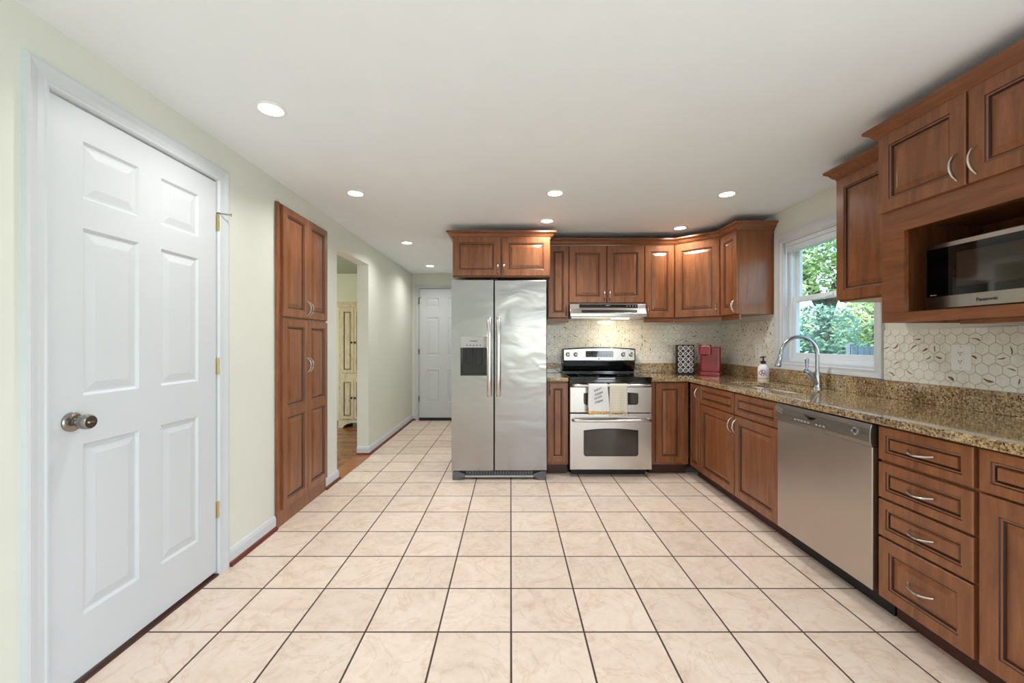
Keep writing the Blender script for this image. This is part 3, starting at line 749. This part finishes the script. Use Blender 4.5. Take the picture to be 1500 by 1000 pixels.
SB = thing('soap_bottle', 'white hand soap bottle with black pump standing left of the faucet', 'bottle', (2.15, 3.52, ZC))
b = MB(); b.lathe([(.040, 0), (.043, .004), (.043, .108), (.041, .116), (.026, .138), (.017, .146), (.017, .152)], n=24); b.build('bottle', 'soapw', SB, smooth=True)
b = MB(); b.lathe([(.020, .146), (.020, .166), (.013, .172), (.006, .174), (.006, .197), (.014, .198), (.014, .206), (.004, .208)], n=16); b.tube([(-.002, 0, .203), (-.03, -.012, .203), (-.036, -.014, .197)], .0045, 8); b.build('pump', 'blackm', SB, smooth=True)
def wrap(b, a0, a1, z0, z1, r, mat=0, n=8):
    vs = [(r*math.cos(a0+(a1-a0)*i/n), r*math.sin(a0+(a1-a0)*i/n), z) for z in (z0, z1) for i in range(n+1)]
    b.add(vs, [(i, i+1, n+2+i, n+1+i) for i in range(n)], mat)
va = math.atan2(-3.52, -2.15)
b = MB(); wrap(b, va-.95, va+.95, .016, .022, .0435, 1); wrap(b, va-.9, va+.9, .027, .029, .0435, 2)
for (da, z, r_) in ((-.5, .07, .016), (-.12, .058, .013), (.0, .082, .015), (-.3, .088, .010), (.22, .062, .009)):
    vs = []; q = 12
    for k in range(q):
        for rr in (r_, r_*.62): 
            a = va+da+rr*math.cos(2*PI*k/q)/.0435; vs.append((.0436*math.cos(a), .0436*math.sin(a), z+rr*math.sin(2*PI*k/q)))
    b.add(vs, [(2*k, 2*((k+1) % q), 2*((k+1) % q)+1, 2*k+1) for k in range(q)], 0)
for i in range(5): wrap(b, va+.42, va+.42+random.uniform(.2, .45), .05+.011*i, .0525+.011*i, .0435, 2, 4)
b.build('label_print', ['purple', 'orange', 'ink'], SB)

# outlets
def outlet(label, y, z, w, h):
    O = thing('wall_outlet', label, 'outlet', (2.2525, y, z), R90)
    b = MB(); b.prism(rrect(-w/2, w/2, -h/2, h/2, .006, 3), 'y', -.006, 0); b.build('cover_plate', 'plastic', O, bevel=.0015)
    for s in (.021, -.021):
        r = MB(); r.prism(rrect(-.016, .016, s-.0155, s+.0155, .008, 4), 'y', -.0078, -.0062); ro = r.build('receptacle', 'plastic', O)
        q = MB(); q.box(-.0075, -.005, -.0085, -.0079, s-.002, s+.007); q.box(.004, .0068, -.0085, -.0079, s-.002, s+.007); q.tube([(0, -.0079, s-.008), (0, -.0085, s-.008)], .0028, 8); q.build('slot', 'blackm', ro)
    for s in (.052, -.052): MB().tube([(0, -.0063, s), (0, -.0072, s)], .003, 8).build('screw', 'greyl', O)
outlet('white double wall outlet on the hexagon tiles under the microwave', 2.066, 1.172, .09, .128)
outlet('white double wall outlet on the tiles just above the soap bottle', 3.76, 1.165, .09, .125)

# ------------------------------------------------------------------ coffee maker and pod rack
K = thing('coffee_maker', 'red single-serve coffee maker in the counter corner beside the pod rack', 'coffee maker', (1.995, 4.14, ZC), math.radians(-24))
b = MB(); b.prism(rrect(-.104, .098, -.085, .12, .03, 6), 'z', .0, .034); b.build('base', 'red', K, bevel=.005)
b = MB(); b.prism(rrect(-.088, .098, .0, .115, .022, 6), 'z', .0345, .282); b.build('body', 'red', K, bevel=.005)
b = MB(); b.prism(rrect(-.104, .012, -.08, .03, .02, 6), 'z', .205, .294); b.prism(rrect(-.07, -.02, -.06, -.01, .018, 5), 'z', .195, .205); b.build('brew_head', 'red', K, bevel=.005)
b = MB(); b.prism(rrect(-.102, .010, -.078, .028, .02, 6), 'z', .2945, .305); b.build('lid', 'reddark', K, bevel=.003)
MB().prism(rrect(-.09, .03, -.075, -.006, .02, 5), 'z', .0345, .038).build('drip_tray', 'reddark', K)
b = MB()
for i in range(5): b.box(.045, .063, -.0022, -.0002, .10+.022*i, .112+.022*i)
b.build('vent', 'reddark', K)

PR = thing('pod_rack', 'black wire rack holding fifteen coffee pods left of the coffee maker', 'rack', (1.805, 4.27, ZC))
b = MB(); b.box(-.085, .085, 0, .012, 0, .30); b.box(-.085, .085, -.03, .09, 0, .008); b.box(-.085, -.081, -.012, .05, .008, .30); b.box(.081, .085, -.012, .05, .008, .30); b.box(-.081, .081, -.012, .05, .296, .302)
b.build('frame', 'blackm', PR, bevel=.002)
proto = None; rw = ['top', 'second', 'middle', 'fourth', 'bottom']; cw = ['left', 'middle', 'right']
for r in range(5):
    for c in range(3):
        lab = f'coffee pod in the {rw[r]} row, {cw[c]} column of the black rack'
        pos = (1.805+(c-1)*.0545, 4.2695, ZC+.2675-r*.0565)
        if proto is None:
            proto = thing('coffee_pod', lab, 'coffee pod', pos, 0, 'coffee pods in the black rack')
            b = MB(); b.lathe([(.024, 0), (.0262, -.002), (.0262, -.004), (.0185, -.0060), (.0185, -.0048), (.002, -.0048)], n=20, axis='y'); b.build('rim', 'plastic', proto, smooth=True)
            b = MB(); b.lathe([(.0182, -.0045), (.0182, -.0054), (.002, -.0056)], n=20, axis='y'); 
            b.build('foil_lid', 'ink', proto, smooth=True)
            b = MB(); b.box(-.011, .009, -.0062, -.0056, -.002, .004); b.build('lid_print', 'ivory', proto)
        else:
            o = copy_tree(proto); o.location = pos; o['label'] = lab
            o.rotation_euler = (0, random.uniform(-1.2, 1.2), 0)

# ------------------------------------------------------------------ refrigerator
FR = thing('refrigerator', 'stainless steel side-by-side refrigerator with ice dispenser', 'refrigerator', (-.535, 3.74, 0))
FW = .863
b = MB(); b.box(.006, FW-.006, .075, .70, .035, 1.80); b.build('body', 'grey', FR, bevel=.004)
sx = .384
# freezer door built round the dispenser opening
dx0, dx1, dz0, dz1, dz2 = .081, .325, .945, 1.197, 1.298
b = MB(); z0, z1 = .086, 1.808
b.box(0, dx0, 0, .07, z0, z1); b.box(dx1, sx-.005, 0, .07, z0, z1); b.box(dx0, dx1, 0, .07, z0, dz0); b.box(dx0, dx1, 0, .07, dz2, z1); b.box(dx0, dx1, .055, .07, dz0, dz2)
fd = b.build('freezer_door', 'steel_f', FR); merge_doubles(fd)
b = MB(); b.box(sx+.005, FW, 0, .07, z0, z1); rd = b.build('refrigerator_door', 'steel_f', FR, bevel=.007, seg=3)
MB().box(dx0+.001, dx1-.001, -.004, .054, dz1, dz2-.001).build('dispenser_panel', 'greyl', fd, bevel=.003)
b = MB(); b.box(dx0+.004, dx1-.004, .05, .054, dz0+.004, dz1-.001); b.box(dx0+.001, dx0+.007, -.002, .05, dz0+.004, dz1-.001); b.box(dx1-.007, dx1-.001, -.002, .05, dz0+.004, dz1-.001); b.box(dx0+.001, dx1-.001, -.004, .05, dz0+.001, dz0+.012)
b.build('dispenser_recess', 'black', fd)
b = MB(); b.box(dx0+.05, dx0+.11, .02, .049, dz0+.10, dz1-.002); b.box(dx1-.11, dx1-.05, .02, .049, dz0+.10, dz1-.002); b.tube([(dx0+.122, .035, dz1-.002), (dx0+.122, .035, dz1-.05)], .02, 12); b.build('dispenser_paddle', 'blackm', fd, bevel=.003)
b = MB()
for i in range(5): b.tube([(dx0+.06+.03*i, -.004, dz1+.022), (dx0+.06+.03*i, -.0055, dz1+.022)], .006, 10)
b.box(dx0+.085, dx0+.155, -.0055, -.004, dz1+.058, dz1+.064); b.build('dispenser_button', 'ink', fd)
for x, p in ((sx-.040, fd), (sx+.042, rd)):
    b = MB(); pts = [(x, .0, 1.455), (x, -.035, 1.462), (x, -.052, 1.44), (x, -.056, 1.30), (x, -.057, 1.11), (x, -.056, .92), (x, -.052, .79), (x, -.035, .765), (x, .0, .772)]
    b.tube(pts, .019, 12, flat=.55, up=(1, 0, 0)); b.build('handle', 'steel', p, smooth=True)
b = MB(); b.box(.02, FW-.02, .03, .075, .03, .08); b.build('kick_grille', 'blackm', FR)
b = MB()
for i in range(24): b.box(.13+.0255*i, .148+.0255*i, .025, .03, .04, .072)
b.build('grille_slot', 'grey', FR)
for x0, x1, xi in ((.008, .125, .07), (FW-.008, FW-.125, FW-.07)):
    b = MB(); b.prism([(x0, 0), (xi, 0), (x1, .035), (x1, .05), (xi+(x0-xi)*.2, .078), (x0, .078)], 'y', 0, .05); b.build('foot_cover', 'grey', FR, bevel=.004)
b = MB(); b.box(.12, FW-.12, .012, .03, .022, .038); b.build('bottom_trim', 'greyl', FR)
MB().box(.05, .12, .08, .12, 0, .034).box(FW-.12, FW-.05, .08, .12, 0, .034).box(.05, .12, .6, .64, 0, .034).box(FW-.12, FW-.05, .6, .64, 0, .034).build('roller', 'blackm', FR)
b = MB(); b.box(sx-.03, sx-.012, .02, .06, 1.8085, 1.822); b.box(sx+.012, sx+.03, .02, .06, 1.8085, 1.822); b.build('hinge_cover', 'blackm', FR)

# ------------------------------------------------------------------ range
RG = thing('range', 'stainless steel double-oven electric range with black glass cooktop', 'range', (.543, 3.80, 0))
rw_ = .757
b = MB(); b.box(.004, rw_-.004, .045, .62, .07, .90); b.build('body', 'blackm', RG)
MB().box(.03, rw_-.03, .11, .6, 0, .07).build('base', 'blackm', RG)
b = MB(); b.box(-.0, rw_, .0, .57, .901, .926); b.build('cooktop', 'glass_black', RG, bevel=.006, seg=3)
b = MB(); b.box(.0, rw_, .012, .045, .836, .9005); b.build('vent_trim', 'black', RG)
def arch(x0, x1, z0, z1, h, n=10, r=.015):
    top = [(x1+(x0-x1)*i/n, z1-h+h*(1-(2*i/n-1)**2)) for i in range(n+1)]
    return [(x0+r, z0), (x1-r, z0), (x1, z0+r)]+top+[(x0, z0+r)]
def oven_door(name, z0, z1, wz0, wz1, hz, ah):
    o = MB().box(.002, rw_-.002, 0, .044, z0, z1).build(name, 'steel', RG, bevel=.005, seg=3)
    MB().prism(arch(.128, rw_-.128, wz0, wz1, ah), 'y', -.0025, .0).build('oven_window_frame', 'black', o)
    MB().prism(arch(.136, rw_-.136, wz0+.008, wz1-.008, ah), 'y', -.0035, -.0026).build('oven_window', 'oven_glass', o)
    b = MB(); pts = [(.03, 0, hz), (.03, -.035, hz), (.042, -.048, hz), (.12, -.052, hz), (rw_/2, -.054, hz), (rw_-.12, -.052, hz), (rw_-.042, -.048, hz), (rw_-.03, -.035, hz), (rw_-.03, 0, hz)]
    b.tube(pts, .0145, 12, flat=1.0); b.build('oven_handle', 'steel', o, smooth=True)
    return o
oven_door('lower_oven_door', .076, .590, .20, .455, .535, .018)
oven_door('upper_oven_door', .60, .835, .672, .79, .852, .012)
# backguard
bgx0, bgx1 = 0, .763
top = [(bgx1+(bgx0-bgx1)*i/12, 1.178+.016*(1-(2*i/12-1)**2)) for i in range(13)]
b = MB(); b.prism([(0, 1.045), (.763, 1.045)]+top, 'y', .525, .60); b.build('backguard', 'black', RG, bevel=.005)
top = [(.750+(.013-.750)*i/12, 1.166+.016*(1-(2*i/12-1)**2)) for i in range(13)]
cp_ = MB().prism([(.013, 1.056), (.750, 1.056)]+top, 'y', .518, .5249).build('control_panel', 'steel', RG, bevel=.002)
MB().prism([(.57, .927), (.57, .94), (.545, .96), (.535, 1.0), (.53, 1.044), (.60, 1.044), (.60, .927)], 'x', .006, .757).build('backguard_riser', 'black', RG)
MB().prism(rrect(.24, .53, 1.09, 1.155, .008, 3), 'y', .516, .518).build('display', 'glass_black', RG)
b = MB()
for i in range(9):
    for j in range(2): b.box(.262+.028*i, .274+.028*i, .5154, .5159, 1.10+.014*j, 1.105+.014*j)
b.build('display_print', 'grey', RG)
for x in (.055, .135, .632, .712):
    k = MB(); k.lathe([(.0235, .5175), (.0235, .512), (.019, .508), (.017, .488), (.013, .484), (.001, .484)], (x, 0, 1.118), 20, 'y'); ko = k.build('control_knob', 'chrome', RG, smooth=True)
    MB().box(x-.003, x+.003, .4805, .4845, 1.106, 1.134).build('knob_grip', 'blackm', ko)
b = MB()
for cx, cy, r_ in ((.2, .15, .10), (.2, .40, .075), (.56, .15, .085), (.56, .40, .10)):
    q = 32; vs = []
    for k2 in range(q):
        for rr in (r_, r_-.004): vs.append((cx+rr*math.cos(2*PI*k2/q), cy+rr*math.sin(2*PI*k2/q), .9264))
    b.add(vs, [(2*k2, 2*((k2+1) % q), 2*((k2+1) % q)+1, 2*k2+1) for k2 in range(q)])
b.build('burner_ring', 'grey', RG)
MB().tube([(.378, .5165, 1.072), (.378, .5182, 1.072)], .007, 12).build('badge', 'ink', RG)

# towels over the upper oven handle (handle axis at y 3.747, z .852)
def towel(name, label, x0, x1, zb, mat, flare, fringe=False, seed=1):
    T = thing(name, label, 'towel', ((x0+x1)/2, 3.747, .852)); rn = random.Random(seed)
    W2 = (x1-x0)/2; nx = 14; L = .852-zb; rows = []
    path = [(.021, -.20), (.020, -.12), (.0195, -.03)]+[(.0185*math.cos(a), .0185*math.sin(a)) for a in [PI*i/8 for i in range(9)]]+[(-.0195, -L*f) for f in (.1, .2, .3, .42, .54, .66, .78, .9, 1.0)]
    ph = rn.uniform(0, 6)
    b = MB()
    for i, (py, pz) in enumerate(path):
        fl = max(0, -pz/L) if py < 0 else max(0, -pz/.4)*.5
        for k in range(nx+1):
            t = -1+2*k/nx; wv = .007*fl*(math.sin(3.3*t*PI/2+ph)+1) 
            b.v.append((t*W2*(1+flare*fl)+(.008*fl if seed == 1 else -.003*fl), py-(wv if py < 0 else -wv*.4), pz+(.006*fl*math.sin(t*2.2+ph) if py < 0 else 0)))
    for i in range(len(path)-1):
        for k in range(nx): b.f.append([i*(nx+1)+k, i*(nx+1)+k+1, (i+1)*(nx+1)+k+1, (i+1)*(nx+1)+k]); b.m.append(0)
    o = b.build('cloth', mat, T, smooth=True); s = o.modifiers.new('solid', 'SOLIDIFY'); s.thickness = .002; s.offset = 0
    if fringe:
        f = MB(); last = b.v[-(nx+1):]
        for k in range(0, nx+1, 2):
            x, y, z = last[k]; f.tube([(x, y, z), (x, y-.003, z-.008), (x+.001, y-.002, z-.02)], [.003, .006, .004], 7)
        f.build('tassel', 'fringe', T, smooth=True)
    return T
tw = towel('dish_towel', 'white printed dish towel with mustard band, left of two on the oven handle', .705, .874, .598, 'towel_w', .16, seed=1)
# script lettering printed on the towel: looping strokes too small to read
b = MB(); rn = random.Random(5)
for line in range(4):
    n_ = 7 if line % 2 else 6; wd_ = .026+.012*rn.random(); pts = []
    for i in range(n_*7):
        t = i/(n_*7-1); am = .006+.006*(math.sin(i*.41+line*1.7) > .3)
        x = -.004+.008*(line % 2)+wd_*(2*t-1)+.0045*math.sin(i*.9); zz = -.045-.036*line+.028*t+am*math.cos(i*.9)
        pts.append((x, -.0232-.014*(-zz/.25), zz))
    b.tube(pts, .0011, 5)
b.build('lettering', 'ink', tw)
towel('dish_towel', 'beige checked dish towel with tassels, right of two on the oven handle', .893, 1.053, .605, 'towel_c', .02, True, 4)

# ------------------------------------------------------------------ range hood
HD = thing('range_hood', 'slim stainless steel range hood with black control strip above the range', 'range hood', (.583, 4.03, 0))
hw_ = .743
b = MB(); b.box(0.0, hw_, .06, .42, 1.50, 1.622); b.build('housing', 'black', HD)
b = MB(); b.prism([(.058, 1.622), (.034, 1.622), (.028, 1.58), (.022, 1.568), (.003, 1.534), (0, 1.526), (0, 1.498), (.02, 1.494), (.058, 1.494)], 'x', 0.0, hw_); b.build('visor', 'steel', HD, bevel=.002)
b = MB(); b.prism([(.034, 1.618), (.030, 1.584), (.026, 1.584), (.0305, 1.618)], 'x', .09, hw_-.08); b.build('control_strip', 'black', HD)
b = MB(); b.prism([(.0055, 1.536), (.019, 1.560), (.0165, 1.5615), (.0025, 1.5365)], 'x', .11, hw_-.09); b.build('visor_groove', 'blackm', HD)
b = MB()
for i in range(4): b.box(hw_-.19+.028*i, hw_-.178+.028*i, .0245, .029, 1.597, 1.605)
b.box(.35, .39, .0255, .029, 1.603, 1.608); b.build('control_button', 'greyl', HD)
b = MB(); b.box(.02, hw_-.02, .07, .40, 1.485, 1.4995); b.build('grease_filter', 'steel', HD)
MB().prism(rrect(.43, .60, .08, .16, .03, 5), 'z', 1.478, 1.4849).build('hood_lamp', 'bulb', HD)
lamp('hood_light', 'AREA', (.583+.515, 4.15, 1.476), 3.6, (1, .82, .58), (0, .25, -1), shape='RECTANGLE', size=.15, size_y=.07)

# ------------------------------------------------------------------ dishwasher (front faces -x)
DW = thing('dishwasher', 'stainless steel dishwasher with grey control panel between sink cabinet and drawers', 'dishwasher', (1.70, 2.574, 0), R90)
dw = .684
b = MB(); b.box(.004, dw+.006, .0, .50, .10, .872); b.build('body', 'blackm', DW)
b = MB(); b.box(.004, dw+.006, .05, .4, 0, .0995); b.build('toe_kick', 'blackm', DW)
dd = MB().box(.006, dw-.004, -.044, -.0005, .112, .768).build('door', 'steel_d', DW, bevel=.004, seg=3)
cpn = MB().prism([(-.0005, .768), (-.050, .768), (-.056, .79), (-.058, .82), (-.056, .85), (-.048, .872), (-.0005, .876)], 'x', .004, dw-.002).build('control_panel', 'dw_panel', dd, bevel=.003)
b = MB(); b.prism([(.255, .843), (.355, .838), (.318, .821), (.295, .822)], 'y', -.0595, -.0545); b.build('latch_handle', 'black', dd)
b = MB(); pts = [(.15+.36*i/24, -.0582, .79+.052*math.sin(PI*i/24)) for i in range(25)]; b.tube(pts, .0012, 5); b.build('panel_line', 'grey', dd)
b = MB()
for i in range(5): b.box(.18+.026*i, .196+.026*i, -.0592, -.0575, .80, .809)
for i in range(3): b.box(.345+.026*i, .36+.026*i, -.0592, -.0575, .80, .809)
b.build('control_button', 'greyl', dd)
b = MB()
for i in range(3): b.prism([(.012, .858-.012*i), (.075, .842-.012*i), (.075, .838-.012*i), (.012, .854-.012*i)], 'y', -.0588, -.054)
b.build('vent_slot', 'nickel', dd)
b = MB(); b.lathe([(.020, -.0572), (.020, -.0602), (.016, -.0605), (.0155, -.0592), (.001, -.0592)], (.60, 0, .826), 24, 'y'); lg = b.build('round_emblem', 'chrome', dd, smooth=True)
b = MB(); pts = [(.60+.009*math.cos(t*.35)*(1-.02*t), -.0598, .826+.009*math.sin(t*.7)) for t in range(20)]; b.tube(pts, .001, 5); b.build('monogram', 'ink', lg)

# ------------------------------------------------------------------ microwave (in the niche, front faces -x at X 1.894)
MW = thing('microwave', 'stainless steel and black glass microwave sitting in the cabinet niche', 'microwave', (1.894, 1.888, 1.384), R90)
mw, mh = .535, .30
b = MB(); b.box(0, mw, .022, .32, .012, mh); b.build('case', 'steel', MW, bevel=.003)
for x in (.05, mw-.05):
    for y in (.05, .28): MB().lathe([(.012, 0), (.012, .0118)], (x, y, 0), 10).build('foot', 'blackm', MW)
dr = MB().box(0, mw, 0, .0215, .012, mh).build('door', 'steel', MW, bevel=.003)
MB().box(.008, mw-.006, -.0025, -.0003, .066, mh-.022).build('door_glass', 'glass_black', dr)
MB().box(.135, .40, -.0036, -.0027, .10, mh-.055).build('door_window', 'oven_glass', dr)
def text(s, size, parent, mat, loc):
    c = bpy.data.curves.new('lettering', 'FONT'); c.body = s; c.size = size; c.extrude = .0003; c.align_x = 'CENTER'
    o = bpy.data.objects.new('lettering', c); C.objects.link(o); o.parent = parent; o.location = loc; o.rotation_euler = (PI/2, 0, 0); c.materials.append(M[mat])
    c.offset = .0004
    bpy.context.view_layer.update(); me = bpy.data.meshes.new_from_object(o); me.materials.clear(); me.materials.append(M[mat])
    m = bpy.data.objects.new(parent.name.split('.')[0]+'_lettering', me); C.objects.link(m); m.parent = parent; m.location = loc; m.rotation_euler = (PI/2, 0, 0)
    bpy.data.objects.remove(o); return m
text('Panasonic', .019, dr, 'ink', (.243, -.0006, .032))
text('Inverter', .008, dr, 'greyl', (.038, -.0032, .071))

# ------------------------------------------------------------------ recessed lights
proto = None
spots = [(-1.115, 1.925, 'recessed ceiling light nearest the camera, left of centre near the white door'),
         (-1.13, 3.016, 'recessed ceiling light in front of the pantry, second along the left side'),
         (.323, 3.01, 'recessed ceiling light in mid ceiling in front of the refrigerator'),
         (1.585, 3.03, 'recessed ceiling light near the window at right'),
         (-1.134, 4.52, 'recessed ceiling light at the hall entrance beside the passage'),
         (.325, 3.70, 'recessed ceiling light just in front of the refrigerator cabinet crown'),
         (1.61, 3.93, 'recessed ceiling light in front of the diagonal corner cabinet'),
         (-1.149, 5.90, 'recessed ceiling light at the hall end before the white door')]
for i, (x, y, lab) in enumerate(spots):
    if proto is None:
        proto = thing('ceiling_light', lab, 'ceiling light', (x, y, CEIL), 0, 'recessed ceiling lights')
        q = 28; b = MB(); b.lathe([(.050, -.001), (.066, -.001), (.066, -.004), (.060, -.008), (.054, -.008), (.050, -.004)], n=q, cap=False)
        n = len(b.v); b.f += [[5*q+k, 5*q+(k+1) % q, (k+1) % q, k] for k in range(q)]; b.m += [0]*q
        b.build('trim_ring', 'trimw', proto, smooth=True)
        b = MB(); b.lathe([(.0525, -.0015), (.0525, -.0045), (.03, -.0055), (.001, -.0058)], n=q); b.build('lens', 'lens', proto, smooth=True)
    else:
        o = copy_tree(proto); o.location = (x, y, CEIL); o['label'] = lab
    lamp('downlight', 'AREA', (x, y, CEIL-.012), 4.9, (1, .985, .965), (0, 0, -1), shape='DISK', size=.10, spread=2.55)

# ------------------------------------------------------------------ garden outside the window
GZ = -.5
struct(MB().box(2.7, 60, -20, 60, GZ-.1, GZ).build('ground_lawn', 'lawn'))
def leaves(blobs, n, size, seed):
    rn = random.Random(seed); b = MB(); tot = sum(r[3]**2 for r in blobs)
    for (cx, cy, cz, r) in blobs:
        for i in range(int(n*r*r/tot)):
            while True:
                p = Vector((rn.uniform(-1, 1), rn.uniform(-1, 1), rn.uniform(-1, 1)))
                if .25 < p.length < 1: break
            p = p.normalized()*(p.length**.5)*r; c = Vector((cx+p.x, cy+p.y, cz+p.z*.85))
            if c.z < GZ+.04: continue
            a = Vector((rn.uniform(-1, 1), rn.uniform(-1, 1), rn.uniform(-1, 1))).normalized(); q = a.orthogonal().normalized(); s = size*rn.uniform(.6, 1.3)
            b.add([c-a*s, c+q*s*.45, c+a*s, c-q*s*.45], [(0, 1, 2, 3)])
    return b
def plant(name, label, cat, loc, blobs, n, size, leafm, trunk, seed, group):
    T = thing(name, label, cat, loc, 0, group)
    leaves([(x, y, z, r) for x, y, z, r in blobs], n, size, seed).build('foliage', leafm, T)
    b = MB()
    for pts, rr in trunk: b.tube(pts, rr, 9)
    b.build('trunk', 'bark', T, smooth=True)
# big forked tree seen in the upper sash
plant('tree', 'large forked tree with grey trunk seen through the upper window sash', 'tree', (10.6, 14.0, GZ),
      [(-.8, .3, 5.4, 1.8), (1.2, -.6, 5.6, 1.9), (.2, 0, 7.2, 2.0), (1.8, .5, 4.0, 1.2), (-1.7, -.4, 3.9, 1.2), (.1, -.9, 4.2, 1.2)], 9000, .11, 'leaf2',
      [([(0, 0, 0), (0, 0, 1.6), (.05, 0, 2.9)], [.34, .27, .24]), ([(.05, 0, 2.7), (-.5, .2, 4.0), (-.9, .3, 6)], [.20, .15, .06]), ([(.05, 0, 2.7), (.5, -.3, 4.2), (1.1, -.6, 6.3)], [.20, .15, .06]), ([(.3, -.2, 3.6), (.9, .2, 4.6), (1.7, .4, 5.3)], [.12, .08, .03])], 1, None)
plant('shrub', 'big bluish green shrub filling the lower window sash', 'shrub', (7.9, 10.5, GZ),
      [(-.4, .5, 1.2, .95), (.5, -.3, 1.0, .9), (.1, .2, 2.0, .85), (-.3, 1.3, 1.3, .9)], 6500, .075, 'leaf1', [([(0, 0, 0), (0, 0, 1.6)], [.07, .03]), ([(0, 0, .3), (.5, -.2, 1.2)], [.04, .02])], 2, None)
plant('shrub', 'yellow green shrub by the grey fence at the right of the window view', 'shrub', (10.0, 11.4, GZ),
      [(0, 0, 2.2, .9), (.5, -.5, 2.6, .8)], 3200, .08, 'leaf2', [([(0, 0, 0), (0, 0, 2.2)], [.07, .03])], 3, None)
tl = ['dark green tree standing behind the big shrub left in the window view', 'dark green background tree behind the forked trunk in the window view', 'pale green background tree left of the forked trunk', 'pale green background tree right of the forked trunk', 'tall far background tree above the grey fence']
for i, (x, y, h_, m) in enumerate(((8.6, 14.6, 2.2, 'leaf3'), (16.6, 20.4, 2.4, 'leaf3'), (13.5, 26.5, 3.8, 'leaf1'), (22.0, 27.0, 3.8, 'leaf2'), (15.6, 15.5, 2.6, 'leaf3'))):
    plant('tree', tl[i], 'tree', (x, y, GZ), [(0, 0, h_*.55, h_*.5), (h_*.3, -h_*.3, h_*.7, h_*.45), (-h_*.3, h_*.3, h_*.6, h_*.45)], 4200, .13, m, [([(0, 0, 0), (0, 0, h_*.9)], [.14, .05])], 10+i, 'background trees in the garden')
FN = thing('garden_fence', 'weathered grey board fence at the lower right of the window view', 'fence', (7.1, 8.6, GZ), math.radians(10))
b = MB()
for i in range(22): b.box(.15*i, .15*i+.135, 0, .02, .05, 1.65+.02*math.sin(i*3))
b.build('board', 'fence', FN)
b = MB(); b.box(0, 3.3, .02, .06, .4, .48); b.box(0, 3.3, .02, .06, 1.3, 1.38); b.build('rail', 'fence', FN)
for i in range(3): MB().box(1.6*i+.02, 1.6*i+.11, .06, .15, 0, 1.7).build('post', 'fence', FN)
